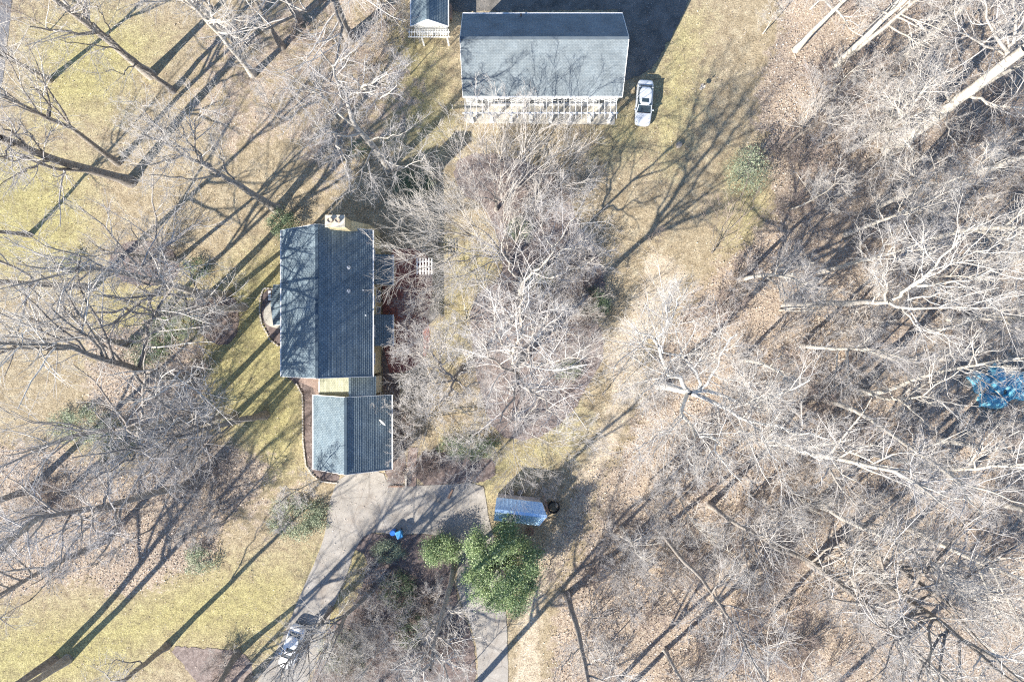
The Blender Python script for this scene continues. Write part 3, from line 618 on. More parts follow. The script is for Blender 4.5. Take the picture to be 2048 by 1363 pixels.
# ---------------------------------------------------------------- cars
def loft(sections, name, mat, parent, smooth=True):
    n = len(sections[0]); V = [p for s in sections for p in s]; Fq = []
    for i in range(len(sections)-1):
        for j in range(n-1): Fq.append((i*n+j, i*n+j+1, (i+1)*n+j+1, (i+1)*n+j))
    Fq.append(tuple(range(n-1,-1,-1))); Fq.append(tuple((len(sections)-1)*n+j for j in range(n)))
    me = D.meshes.new(name); me.from_pydata(V, [], Fq); me.materials.append(mat)
    for p in me.polygons: p.use_smooth = smooth
    o = link(name, me, parent)
    return o
def make_car(name, label, paint, loc, rz):
    c = thing(name, label, 'car', loc, rz)
    st = [(-2.35,.60,.34,.58),(-2.28,.72,.28,.66),(-2.1,.80,.24,.74),(-1.7,.85,.22,.83),(-1.15,.875,.2,.92),(-.5,.885,.2,.95),(.4,.89,.2,.97),(1.2,.885,.2,1.0),(1.7,.86,.22,1.02),(2.1,.80,.26,1.0),(2.27,.72,.32,.94),(2.35,.62,.38,.72)]
    st = [(-2.42,.34,.40,.54)] + st + [(2.40,.4,.44,.64)]
    secs = []
    for s, wd, zb, zt in st:
        half = [(wd*.86,zb),(wd*.98,zb+.1),(wd,zb+(zt-zb)*.5),(wd*.985,zb+(zt-zb)*.74),(wd*.93,zb+(zt-zb)*.92),(wd*.78,zt-.005),(wd*.4,zt+.02)]
        secs.append([(x, s, z) for x, z in half] + [(-x, s, z) for x, z in reversed(half)])
    body = loft(secs, 'body', paint, c)
    # greenhouse: glass block, roof panel, pillars
    B = {'f': -1.12, 'r': 1.82, 'w': .76, 'z': .97}; T = {'f': -.46, 'r': 1.36, 'w': .64, 'z': 1.40}
    gl = MB(); gl.add([(-B['w'],B['f'],B['z']-.06),(B['w'],B['f'],B['z']-.06),(B['w']*.96,B['r'],B['z']-.02),(-B['w']*.96,B['r'],B['z']-.02),(-T['w'],T['f'],T['z']),(T['w'],T['f'],T['z']),(T['w'],T['r'],T['z']),(-T['w'],T['r'],T['z'])],
        [(0,1,5,4),(1,2,6,5),(2,3,7,6),(3,0,4,7),(4,5,6,7)]); gl.build('window_glass', M['carglass'], c)
    rs = []
    for k in range(9):
        t = k/8; s = T['f']-.05 + (T['r']-T['f']+.1)*t; zz = T['z'] + .005 + .05*math.sin(math.pi*t); ww = T['w'] + .02
        rs.append([(x*ww, s, zz - .045*abs(x)**3 + (-.03 if abs(x) > .99 else 0)) for x in (-1,-.9,-.6,-.2,.2,.6,.9,1)])
    loft(rs, 'roof', paint, c)
    MB().box(-.36, -.20, 1.40, .36, .20, 1.468).build('sunroof', M['carglass'], c, bevel=.02)
    for s in (-1, 1):
        MB().beam((s*B['w'],B['f'],B['z']-.03), (s*(T['w']+.005),T['f'],T['z']), .07, .05).build('pillar', paint, c)
        MB().beam((s*B['w']*.96,B['r'],B['z']), (s*(T['w']+.005),T['r'],T['z']), .16, .06).build('pillar', paint, c)
        MB().beam((s*.80,.5,.96), (s*.60,.45,1.40), .06, .05).build('pillar', paint, c)
        m = MB(); m.box(min(s*.84,s*1.02), -.92, .93, max(s*.84,s*1.02), -.78, 1.06); m.build('wing_mirror', paint, c, bevel=.03)
        m = MB(); m.add([(s*.42,-2.285,.60),(s*.70,-2.20,.60),(s*.76,-1.98,.73),(s*.60,-2.1,.765),(s*.42,-2.30,.48),(s*.72,-2.2,.48)], [(0,1,2,3),(4,5,1,0),(5,2,1)] if s > 0 else [(3,2,1,0),(0,1,5,4),(1,2,5)]); m.build('headlight', M['chrome'], c)
        for y in (-1.42, 1.35):
            wd = MB(); wd.cone((min(s*.68,s*.88), y, .32), .32, .32, .2, 20, 'x'); wh = wd.build('wheel', M['black'], c)
            MB().cone((min(s*.875,s*.893), y, .32), .2, .2, .018, 12, 'x').build('rim', M['chrome'], wh)
    MB().box(-.38, -2.40, .42, .38, -2.33, .56).build('grille', M['black'], c)
    m = MB(); m.beam((-.68,-1.13,.955), (.68,-1.13,.955), .07, .03); m.build('wiper_cowl', M['black'], c)
    return c
a = W(1292,160,.9); b = W(1286,249,.9); mid = (a+b)/2
make_car('parked_car', 'silver sedan with sunroof parked right of the barn', M['silver'], (mid.x, mid.y, 0.0), R_(-4))
a = W(599,1249,.9); b = W(566,1341,.9); mid = (a+b)/2
make_car('parked_car', 'white car half hidden under bare branches on the driveway', M['carwhite'], (mid.x, mid.y, .05), R_(-19.7))

# ---------------------------------------------------------------- small things
bb = thing('bird_bath', 'grey stone bird bath on the lawn right of the car', 'bird bath', W(1402,178,0))
MB().cone((0,0,0), .17, .14, .08, 14).build('base', M['stone'], bb); MB().cone((0,0,.08), .035, .035, .6, 10).build('stem', M['stone'], bb)
m = MB(); m.cone((0,0,.68), .12, .24, .10, 18, cap=False); m.cone((0,0,.67), .13, .19, .05, 18); m.ring((0,0,.78), .235, .025, 20, 6); m.build('bowl', M['stone'], bb)
m = MB(); m.cone((.0,.0,.72), .02, .02, .5, 8); m.cone((0,0,1.2), .09, .03, .22, 10); m.build('finial', M['black'], bb)
st = MB(); st.cone((0,0,0), .34, .29, .38, 18); o = st.build('tree_stump', M['bark_grey']); o.location = W(1357,291,0); tag(o, 'short round tree stump on the open lawn', 'stump')
def bin_(loc, round_, mt, label):
    t = thing('recycling_bin', label, 'bin', loc)
    if round_:
        MB().cone((0,0,0), .25, .29, .85, 18).build('body', M[mt], t); m = MB(); m.cone((0,0,.85), .31, .27, .08, 18); m.build('lid', M[mt], t)
    else:
        m = MB(); m.add([(-.24,-.28,.05),(.24,-.28,.05),(.24,.28,.05),(-.24,.28,.05),(-.3,-.36,1.0),(.3,-.36,1.0),(.3,.36,1.0),(-.3,.36,1.0)], [(3,2,1,0),(0,1,5,4),(1,2,6,5),(2,3,7,6),(3,0,4,7),(4,5,6,7)]); m.build('body', M[mt], t)
        m = MB(); m.box(-.32,-.38,1.0,.32,.38,1.07); l = m.build('lid', M[mt], t, bevel=.03); MB().beam((-.25,.42,.98),(.25,.42,.98),.04,.04).build('handle', M['black'], t)
        for s in (-1,1): MB().cone((s*.27-.03,.3,.1),.1,.1,.06,12,'x').build('wheel', M['black'], t)
    return t
bin_(W(788,1061,.05), True, 'blue', 'round blue bin left of the wheeled bin at the drive edge')
bin_(W(801,1064,.05), False, 'blue2', 'square blue wheeled bin at the drive edge').rotation_euler.z = .4
# slatted white arbor on the patio
ar = thing('patio_arbor', 'small white slatted arbor on the brick patio', 'arbor', W(849,533,2.2)*1); ar.location.z = 0
for k in range(6): x = -.75 + k*.3; MB().box(x-.055, -.85, 2.2, x+.055, .85, 2.26).build('slat', M['white'], ar)
for y in (-.5, 0, .5): MB().box(-.85, y-.04, 2.1, .85, y+.04, 2.195).build('crossbar', M['white'], ar)
for x in (-.75, .75):
    for y in (-.5, .5): MB().box(x-.05, y-.05, .05, x+.05, y+.05, 2.098).build('post', M['white'], ar)
# stepping slabs by the entry, low walls, edging stones
for k in range(3):
    o = MB().box(-.15,-.14,0,.15,.14,.14).build('paving_slab', M['white']); o.location = W(540, 584.5+k*7, 0)
    tag(o, ['top','middle','bottom'][k] + ' of three white slabs in the entry bed', 'slab', 'white slabs in the entry bed')
lw = thing('low_wall', 'low pale timber wall round the mulch beside the brick path', 'low wall', W(812,972,0)); lo = lw.location
m = MB(); m.beam(W(812,950,.25)-lo, W(812,973,.25)-lo, .2, .5); m.build('wall_section', M['stone'], lw)
m = MB(); m.beam(W(776,972.5,.12)-lo, W(809.5,972.5,.12)-lo, .12, .24); m.build('wall_section', M['wood'], lw)
lg = MB(); lg.cone((0,0,0), .13, .09, 1.0, 10, 'y'); o = lg.build('log', M['wood']); o.location = W(897,996,.15); o.rotation_euler = (.0, 0, -.45); tag(o, 'short brown log at the top edge of the driveway', 'log')
def edging(pts, label):
    t = thing('bed_edging', label, 'edging', W(pts[0][0], pts[0][1], 0)); o0 = t.location; k = 0; me = None
    m0 = MB(); m0.box(-.07,-.13,0,.07,.13,.16)
    for i in range(len(pts)-1):
        a = W(*pts[i],0); b = W(*pts[i+1],0); L = (b-a).length; n = max(1, int(L/.29)); an = math.atan2((b-a).y, (b-a).x) + math.pi/2
        for j in range(n):
            p = a.lerp(b, (j+.5)/n) - o0
            if me is None: o = m0.build('edging_stone', M['stone'], t); me = o.data
            else: o = link('edging_stone', me, t)
            o.location = p + Vector((random.uniform(-.02,.02), random.uniform(-.02,.02), random.uniform(-.02,.02))); o.rotation_euler = (0,0,an+random.uniform(-.15,.15))
edging([(548,578),(527,577),(521,600),(520,625),(524,650),(532,662),(541,680),(558,693)], 'pale scalloped edging stones round the entry bed')
edging([(592,766),(605,788),(606,820),(606,880),(612,930),(625,950),(642,962),(676,966)], 'pale edging stones along the bed beside the garage')

# crumpled blue tarpaulins over piles at the right edge
def tarp(px0, py0, px1, py1, rz, label, seed):
    r = np.random.default_rng(seed); a = W(px0, py0); b = W(px1, py1); sx, sy = abs(b.x-a.x), abs(b.y-a.y); n = 34
    u, v = np.meshgrid(np.linspace(-.5,.5,n), np.linspace(-.5,.5,n))
    z = np.zeros_like(u)
    for _ in range(26):
        k = r.normal(0, 9, 2); z += np.abs(np.sin(k[0]*u + k[1]*v + r.uniform(0,6))) * r.uniform(.02,.07)
    z *= .8; e = np.clip((.5-np.maximum(np.abs(u), np.abs(v)))*6, 0, 1); z = z*e + .04 + .35*e*np.exp(-(u**2+v**2)*5)
    X = u*sx + .05*np.sin(9*v+seed)*sx + r.normal(0,.012,u.shape)*sx; Y = v*sy + .06*np.sin(8*u+seed)*sy + r.normal(0,.012,u.shape)*sy
    V = np.stack([X,Y,z],-1).reshape(-1,3); ii = np.arange(n*n).reshape(n,n)
    Qd = np.stack([ii[:-1,:-1].ravel(),ii[:-1,1:].ravel(),ii[1:,1:].ravel(),ii[1:,:-1].ravel()],1)
    me = np_mesh('tarpaulin', V, Qd, M['tarp'], False); o = link('tarpaulin', me); o.location = (a+b)/2; o.rotation_euler.z = rz
    tag(o, label, 'tarp', 'blue tarps in the woods')
tarp(1940,742,1972,782,.5,'leftmost crumpled blue tarp in the right hand woods',1)
tarp(1974,728,2006,790,-.1,'upper crumpled blue tarp between two others',2)
tarp(2008,742,2060,800,.15,'crumpled blue tarp cut by the right picture edge',3)
tarp(1955,788,2012,816,-.05,'lowest crumpled blue tarp below the others',4)

# ---------------------------------------------------------------- trees
def tubes(P, R, S):
    Nn, K, _ = P.shape
    T = np.gradient(P, axis=1); T /= np.linalg.norm(T, axis=2, keepdims=True) + 1e-9
    ref = np.tile(np.array([0.31, 0.67, 0.67]), (Nn, K, 1)); alt = np.abs((T*ref).sum(2)) > 0.93; ref[alt] = (0.9, -.3, .1)
    U = np.cross(T, ref); U /= np.linalg.norm(U, axis=2, keepdims=True) + 1e-9; Vv = np.cross(T, U)
    a = np.arange(S) * 2*np.pi/S
    ring = P[:,:,None,:] + R[:,:,None,None] * (np.cos(a)[None,None,:,None]*U[:,:,None,:] + np.sin(a)[None,None,:,None]*Vv[:,:,None,:])
    idx = np.arange(Nn*K*S).reshape(Nn, K, S); nx_ = np.roll(idx, -1, axis=2)
    Qd = np.stack([idx[:,:-1], nx_[:,:-1], nx_[:,1:], idx[:,1:]], -1).reshape(-1, 4)
    return ring.reshape(-1, 3), Qd
def join(parts):
    V = []; Qd = []; o = 0
    for v, q in parts: V.append(v); Qd.append(q + o); o += len(v)
    return np.concatenate(V), np.concatenate(Qd)
def spawn(P, R, n, t0, t1, lr, ang, K, rr, up, wander, r, taper=0.45, rmin=0.012, lens=None):
    Nn, Kp, _ = P.shape; plen = np.linalg.norm(np.diff(P, axis=1), axis=2).sum(1)
    t = t0 + (t1-t0) * (np.arange(n)[None,:] + r.uniform(0,1,(Nn,n))) / n
    f = t*(Kp-1); i = np.clip(f.astype(int), 0, Kp-2); w_ = (f-i)[...,None]; row = np.arange(Nn)[:,None]
    pos = P[row,i]*(1-w_) + P[row,i+1]*w_; tan = P[row,i+1]-P[row,i]; tan /= np.linalg.norm(tan,axis=2,keepdims=True)+1e-9
    rad = R[row,i]*(1-w_[...,0]) + R[row,i+1]*w_[...,0]
    rv = r.normal(0,1,tan.shape); rv[...,2] *= .7; perp = rv - (rv*tan).sum(2,keepdims=True)*tan; perp /= np.linalg.norm(perp,axis=2,keepdims=True)+1e-9
    an = np.radians(ang) * r.uniform(.6,1.3,(Nn,n,1))
    d = np.cos(an)*tan + np.sin(an)*perp; d[...,2] += up; d /= np.linalg.norm(d,axis=2,keepdims=True)
    L = plen[:,None]*lr*(1.15-.6*t)*r.uniform(.65,1.3,(Nn,n))
    if lens is not None: L = lens(t)*r.uniform(.8,1.15,(Nn,n))
    pos = pos.reshape(-1,3); d = d.reshape(-1,3); L = L.ravel(); r0 = np.maximum(rad.ravel()*rr, rmin)
    out = [pos]; step = (L/(K-1))[:,None]
    for k in range(K-1):
        out.append(out[-1] + d*step); d = d + r.normal(0, wander, d.shape); d[:,2] += up*.35; d /= np.linalg.norm(d,axis=1,keepdims=True)
    Pn = np.stack(out,1); Rn = np.maximum(r0[:,None]*np.linspace(1,taper*.8,K)[None,:], rmin*.75)
    return Pn, Rn
def resample(pts, K, r, jit=0.0):
    P = np.array([list(p) for p in pts], float); s = np.r_[0, np.cumsum(np.linalg.norm(np.diff(P,axis=0),axis=1))]; q = np.linspace(0, s[-1], K)
    out = np.stack([np.interp(q, s, P[:,i]) for i in range(3)], 1)
    if jit: out[1:-1] += r.normal(0, jit, out[1:-1].shape)
    return out
def twig_levels(P, R, r, dens, wander=.16, up=.10, ang=48):
    """from limbs (N,K) grow branches, twigs, twiglets; dens = children per level"""
    parts = []
    n2, n3, n4 = dens
    P2, R2 = spawn(P, R, n2, .18, 1.0, .52, ang, 6, .55, up, wander, r, rmin=.019)
    P3, R3 = spawn(P2, R2, n3, .15, 1.0, .50, ang, 4, .60, up, wander*1.1, r, rmin=.0105)
    P4, R4 = spawn(P3, R3, n4, .1, 1.0, .58, ang, 3, .75, up*.8, wander*1.2, r, rmin=.0075)
    return [tubes(P2, R2, 4), tubes(P3, R3, 3), tubes(P4, R4, 3)]
class TreeKind: pass
def make_kind(trunk, trad, limbs, lrad, seed, dens, barkm, twigm, ttaper=.35, wander=.16, up=.10, ang=48, tside=10):
    """limbs: array (N,K,3) + radii (N,K)"""
    r = np.random.default_rng(seed); k = TreeKind(); k.parts = []
    tr = np.array(trunk); n = len(tr); R = trad*np.linspace(1, ttaper, n); R[0] *= 1.55; R[1] *= 1.05
    V, Qd = tubes(tr[None], R[None], tside); k.parts.append(('trunk', np_mesh('trunk', V, Qd, M[barkm], True)))
    for a in range(len(limbs)):
        V, Qd = tubes(limbs[a:a+1], lrad[a:a+1], 6); k.parts.append(('limb', np_mesh('limb', V, Qd, M[barkm], True)))
    src = twig_levels(limbs, lrad, r, dens, wander, up, ang)
    V, Qd = join(src); k.parts.append(('twigs', np_mesh('twigs', V, Qd, M[twigm], True)))
    return k
def place(kind, name, loc, rz=0.0, s=1.0, tilt=(0,0)):
    t = thing(name, None, 'tree', loc, rz); t.scale = (s, s, s); t.rotation_euler = (tilt[0], tilt[1], rz)
    for nm, me in kind.parts:
        o = link(nm, me, t)
        if nm == 'twigs': o['kind'] = 'stuff'; o['label'] = 'fine bare twigs'
    return t
def generic(seed, h, cr, tr, nl, dens, barkm, twigm, t0=.38, el=.75, lean=.04, multi=1, wander=.16, ang=48, up=.10):
    r = np.random.default_rng(seed); K = 9
    base = np.zeros((K,3)); d = np.array([r.normal(0,lean), r.normal(0,lean), 1.0])
    for i in range(1,K):
        base[i] = base[i-1] + d*(h*.82/(K-1)); d += np.append(r.normal(0,.05,2), 0)
    base[0,2] = -.15
    R = tr*np.linspace(1,.35,K)
    lens = lambda t: cr*1.25*(1.12-.55*(t-t0)/(1-t0))
    P, Rl = spawn(base[None], R[None], nl, t0, 1.0, .4, 52, 8, .62, .12, .13, r, taper=.3, rmin=.05, lens=lens)
    # leader continues the trunk
    Pl, Rl2 = spawn(base[None], R[None], 2, .97, 1.0, .3, 18, 8, .95, .3, .1, r, taper=.3, rmin=.05, lens=lambda t: h*.3+0*t)
    P = np.concatenate([P, Pl]); Rl = np.concatenate([Rl, Rl2])
    return make_kind(base, tr, P, Rl, seed+100, dens, barkm, twigm, wander=wander, ang=ang, up=up)
def shrubkind(seed, h, cr, nstem, dens, twigm, barkm='bark_grey', out=1.0):
    r = np.random.default_rng(seed); st = []; K = 6
    for i in range(nstem):
        a = 2*math.pi*(i+r.uniform(-.3,.3))/nstem; q = r.uniform(.35,1.0); d = np.array([math.cos(a)*q*out, math.sin(a)*q*out, 1.0]); L = math.hypot(cr*q, h)
        d /= np.linalg.norm(d); p = [np.array([math.cos(a)*.12, math.sin(a)*.12, -.05])]
        for k in range(K-1): p.append(p[-1] + d*L/(K-1)*r.uniform(.85,1.1)); d = d + r.normal(0,.2,3); d /= np.linalg.norm(d)
        st.append(p)
    P = np.array(st); Rr = np.tile(np.linspace(.045, .018, K), (nstem,1)) * (0.6+h*.06)
    k = TreeKind(); k.parts = []
    for a in range(nstem):
        V, Qd = tubes(P[a:a+1], Rr[a:a+1], 5); k.parts.append(('stem', np_mesh('stem', V, Qd, M[barkm], True)))
    V, Qd = join(twig_levels(P, Rr, r, dens, .18, .08, 42)); k.parts.append(('twigs', np_mesh('twigs', V, Qd, M[twigm], True)))
    return k
# ---- kinds shared by many trees
KD = (7, 7, 5)
kinds = [generic(1, 24, 8.2, .40, 9, (6,5,5), 'bark_grey', 'twig_pale', t0=.45, wander=.11), generic(2, 26, 6.2, .42, 12, KD, 'bark_grey', 'twig_grey', t0=.45),
         generic(3, 22, 7.6, .33, 8, (6,5,5), 'bark_dark', 'twig_pale', t0=.42, wander=.11), generic(4, 25, 6.0, .37, 11, KD, 'bark_pale', 'twig_pale', t0=.42),
         generic(5, 23, 5.2, .31, 10, KD, 'bark_pale', 'twig_pale', t0=.5), generic(6, 27, 9.0, .48, 10, (6,5,5), 'bark_dark', 'twig_pale', t0=.45, wander=.11),
         generic(8, 25, 3.6, .26, 8, (5,5,4), 'bark_pale', 'twig_pale', t0=.62)]
young = [generic(21, 12, 2.8, .11, 9, (6,6,5), 'bark_grey', 'twig_grey', t0=.3), generic(22, 14, 3.2, .12, 9, (6,6,5), 'bark_pale', 'twig_pale', t0=.35),
         generic(23, 9, 2.6, .09, 9, (6,6,5), 'bark_grey', 'twig_brown', t0=.25)]
brush = [shrubkind(31, 2.6, 1.8, 9, (6,5,4), 'twig_brown'), shrubkind(32, 3.6, 2.3, 9, (6,6,4), 'twig_grey'), shrubkind(33, 1.7, 1.5, 8, (6,5,4), 'twig_brown')]
crape = [shrubkind(41, 7.5, 5.0, 9, (8,8,6), 'twig_pale', 'bark_pale'), shrubkind(42, 5.5, 4.2, 10, (8,8,6), 'twig_grey', 'bark_pale', 1.3)]

registry = []       # (object, x, y in photo pixels at ground, style words)
def tree(kind, px, py, s=1.0, rz=None, style='tall bare tree', name='bare_tree', label=None, tilt=(0,0)):
    p = W(px, py, 0); t = place(kind, name, p, random.uniform(0, 6.28) if rz is None else rz, s, tilt)
    t['category'] = 'tree' if 'shrub' not in style else 'shrub'
    if label: t['label'] = label
    else: registry.append((t, px, py, style))
    return t
def hero(seed, trunk, trad, limbs, barkm, twigm, label, dens=(9,7,6), ttaper=.45, name='bare_tree', wander=.16, up=.08, ang=50, lr=.6, jit=.12, lscale=1.0):
    """trunk and limbs given as (photo x, photo y, height): turned into metres round the tree's foot"""
    r = np.random.default_rng(seed); b = W(trunk[0][0], trunk[0][1], 0)
    T = resample([W(*p) - b for p in trunk], 10, r, .04); T[0,2] -= .15
    P = []; Rr = []
    for L in limbs:
        rad = L[0] if isinstance(L[0], float) else trad*.55; pts = [p for p in L if not isinstance(p, float)]
        P.append(resample([W(*p) - b for p in pts], 10, r, jit)); Rr.append(rad*lscale*.72*np.linspace(1, .25, 10))
    k = make_kind(T, trad, np.array(P), np.array(Rr), seed+5, dens, barkm, twigm, ttaper=ttaper, wander=wander, up=up, ang=ang)
    t = place(k, name, b); t['label'] = label; return t

# ---- the great white sycamore right of centre
hero(101, [(1321,768,0),(1340,774,4),(1360,779,8),(1380,785,11.6)], .48, [
  [.30,(1378,784,11.3),(1365,765,13),(1335,740,15),(1321,718,16.5),(1316,690,18),(1290,668,19.5),(1262,645,21)],
  [.16,(1308,682,18.2),(1330,655,20),(1338,645,20.5),(1330,600,23)], [.12,(1334,650,20.2),(1348,618,22),(1362,590,24)],
  [.22,(1398,777,12.3),(1402,755,14),(1385,735,15.5),(1365,712,17),(1340,706,18.5),(1322,690,20)],
  [.22,(1400,777,12.2),(1418,768,13.5),(1424,755,14.2),(1435,735,15.5),(1440,710,17),(1455,690,19),(1475,668,21)],
  [.26,(1385,784,11.4),(1412,781,12.4),(1435,786,13.2),(1450,798,14),(1500,806,16),(1545,797,18),(1575,785,20),(1620,760,22)],
  [.30,(1385,787,11.2),(1430,805,13),(1480,830,15),(1510,852,17),(1530,890,19),(1560,925,21)],
  [.18,(1500,843,16.5),(1560,852,19),(1600,868,21),(1660,880,23)], [.14,(1525,880,18.6),(1580,890,21),(1640,920,23)],
  [.26,(1375,787,11.2),(1363,808,12.5),(1365,835,14),(1385,850,15.5),(1400,866,17),(1428,876,19),(1442,888,20.5)],
  [.14,(1366,835,14),(1340,862,16),(1305,880,18),(1268,900,20)], [.14,(1385,850,15.5),(1388,885,17.5),(1378,915,19.5),(1390,950,21)],
  [.14,(1520,802,16.8),(1500,770,18.5),(1512,735,20.5)], [.13,(1350,750,14.3),(1310,770,16.5),(1270,800,18.5)], [.13,(1420,870,18),(1440,920,20),(1480,960,22)]],
  'bark_white', 'twig_pale', 'great white sycamore with crooked limbs spreading from the wood edge', (12,9,6), lscale=1.0)
hero(102, [(1572,613,0),(1650,608,7),(1730,605,14),(1780,604,18)], .36, [
  [.24,(1775,604,17.5),(1805,588,19),(1835,570,20.5),(1870,535,22),(1905,500,23.5),(1950,450,25)],
  [.15,(1840,565,20.7),(1900,530,22.5),(1970,500,24),(2048,455,25.5)], [.16,(1835,572,20.5),(1900,565,22),(1980,545,23.5),(2060,560,25)],
  [.18,(1778,605,17.8),(1815,620,19),(1880,612,20.5),(1960,616,22),(2050,632,23.5)], [.13,(1805,617,18.6),(1830,650,20),(1870,668,21.5),(1920,690,23)],
  [.15,(1772,604,17.3),(1776,570,18.5),(1765,530,20),(1768,490,21.5)], [.10,(1745,604,15.6),(1760,580,17),(1750,555,18)], [.12,(1815,600,19.2),(1880,590,21),(1960,575,22.5)]],
  'bark_pale', 'twig_pale', 'white barked birch with long bare trunk lying toward the right edge')
hero(103, [(1776,304,0),(1850,252,4),(1900,212,7.5),(1975,155,11.5),(2050,98,15)], .58, [
  [.22,(1868,238,5.3),(1815,245,7.5),(1770,225,9),(1725,205,10.5)], [.22,(1880,228,6),(1850,190,8),(1840,160,9.5),(1830,125,11)],
  [.20,(1862,243,5),(1810,262,7),(1755,262,8.5),(1705,245,10)], [.20,(1900,212,7.5),(1895,180,9),(1870,165,10.5),(1840,140,12)],
  [.18,(1855,248,4.5),(1800,230,6.5),(1760,190,8.5),(1735,170,10)], [.30,(2000,135,12.5),(2025,90,14),(2030,40,16),(2028,-20,18)],
  [.25,(2016,105,13.4),(1990,65,15),(1972,30,16.5),(1965,-20,18)], [.2,(2010,110,13),(1975,90,14.5),(1935,70,16),(1890,85,17.5)],
  [.22,(1930,190,9),(1990,210,11),(2050,215,13),(2100,210,15)], [.15,(1890,220,6.8),(1900,270,8.5),(1930,310,10)], [.16,(1845,256,4.2),(1815,290,6),(1770,300,8),(1720,290,9.5)]],
  'bark_pale', 'twig_pale', 'thick white sycamore leaning over the top right corner', (9,8,5), ttaper=.7)
# sycamore up left of the barn
hero(104, [(776,336,0),(764,318,4),(742,288,8),(716,260,11),(704,238,13)], .40, [
  [.26,(704,240,12.8),(692,215,14.5),(694,196,15.5),(682,180,17),(668,160,18.5),(664,130,20),(640,100,22)], [.24,(695,198,15.4),(708,185,16.5),(728,176,17.5),(745,165,19),(775,145,21)],
  [.14,(728,178,17.4),(750,196,18.5),(770,190,19.5),(795,170,21)], [.18,(712,252,11.6),(690,238,13),(672,215,14.5),(640,190,16),(612,170,17.5),(560,140,20)],
  [.18,(720,264,10.6),(690,272,12),(668,268,13),(640,268,14.5),(625,235,16)], [.15,(668,270,13),(680,300,14),(695,330,15),(690,350,16)],
  [.14,(735,280,9),(755,275,10.5),(780,275,12),(815,262,14)], [.14,(755,305,6),(790,330,8),(820,335,10),(850,310,12)], [.13,(748,296,7.2),(730,330,9),(720,365,11),(700,390,12)],
  [.14,(640,205,15.2),(600,215,17),(570,240,18.5)], [.13,(690,210,14.8),(665,232,16),(650,260,17)], [.12,(664,130,20),(700,110,21.5),(720,90,22.5)]],
  'bark_pale', 'twig_pale', 'pale sycamore with forked crown between the outbuilding and the house chimney')
# centre: tall tree behind the patio
hero(105, [(1046,712,0),(1044,716,5),(1040,724,9),(1034,742,13)], .50, [
  [.34,(1034,742,13),(1028,726,15),(1030,700,17),(1042,665,19),(1040,630,21),(1048,590,24)], [.26,(1036,738,12.6),(1048,726,15),(1056,700,17),(1066,665,20),(1084,620,23)],
  [.22,(1038,730,11),(1056,732,13.5),(1090,724,16),(1140,716,18.5),(1200,712,20.5)], [.22,(1034,744,12.8),(1008,740,15),(985,715,17.5),(965,685,20)], [.22,(1034,744,12.8),(1030,775,15),(1018,810,17.5),(1000,845,20)],
  [.22,(1035,744,12.8),(1055,775,15.5),(1085,805,18),(1125,835,20)], [.16,(1030,715,15.8),(1005,690,18),(992,655,20),(985,620,22)], [.15,(1066,668,19.8),(1090,640,21.5),(1125,605,23)], [.14,(1042,665,19),(1015,640,21),(1000,600,23)]],
  'bark_grey', 'twig_grey', 'tall pale tree with upright forked limbs in the middle of the garden', (8,7,5))
hero(106, [(925,740,0),(915,748,3),(908,758,6)], .34, [
  [.2,(908,758,6),(890,745,7),(880,720,8),(882,700,9),(875,660,10.5)], [.18,(908,758,6),(880,770,7.5),(850,760,8.5),(820,775,10)], [.2,(910,756,6),(925,735,7),(950,725,8),(975,700,9.5)],
  [.18,(908,760,6),(900,785,7.5),(880,805,9),(850,815,10)], [.17,(895,748,6.7),(860,730,8),(830,700,9),(800,690,10)], [.15,(885,730,7.8),(850,700,9),(820,660,10.5)], [.15,(912,760,6),(940,785,7.5),(960,815,9)], [.14,(880,705,9),(905,670,10.5),(915,640,11.5)]],
  'bark_grey', 'twig_pale', 'broad twisted pale tree nearest the back wall of the house', (12,9,7), wander=.24, ang=55)
hero(107, [(1040,590,0),(1042,580,4),(1046,565,8)], .34, [
  [.24,(1046,565,8),(1062,545,10),(1085,530,12),(1105,500,14),(1125,470,16),(1150,435,18)], [.18,(1046,566,8),(1052,600,10),(1065,630,12),(1070,670,14)], [.18,(1044,560,8),(1020,540,10),(1005,500,12),(1010,460,14)],
  [.16,(1046,563,8),(1010,565,10),(960,560,12),(915,565,14)], [.16,(1062,545,10),(1100,555,12),(1150,540,14),(1190,515,16)], [.14,(1105,502,14),(1085,465,16),(1080,430,18)], [.14,(1085,530,12),(1130,500,14),(1180,480,16)]],
  'bark_pale', 'twig_grey', 'tree above the garden centre with one long white diagonal limb', (10,8,6), lscale=.8)
# fan of long twigs reaching over the patio
hero(108, [(1022,528,0),(1014,518,1.6),(1010,512,2.6)], .24, [
  [.13,(1010,512,2.5),(960,480,5.5),(900,460,8),(840,450,10)], [.13,(1010,512,2.5),(960,500,5.5),(890,495,8),(820,500,10)], [.12,(1008,510,2.5),(970,465,5.5),(920,430,8),(860,410,10)],
  [.12,(1012,508,2.5),(990,460,5.5),(960,415,8),(920,390,10)], [.12,(1014,508,2.5),(1010,460,5.5),(1008,410,8),(1010,370,10)], [.12,(1008,514,2.5),(950,515,5.5),(880,530,8),(815,545,10)],
  [.11,(1016,510,2.5),(1045,465,5.5),(1070,430,8),(1080,400,9.5)], [.11,(1010,516,2.5),(960,540,5),(900,560,7),(840,585,8.5)], [.1,(960,480,5.5),(880,430,8),(810,425,9.5)]],
  'bark_grey', 'twig_pale', 'multi stemmed tree fanning pale twigs over the patio roofs', (10,8,6), wander=.09, ang=30, up=.02)
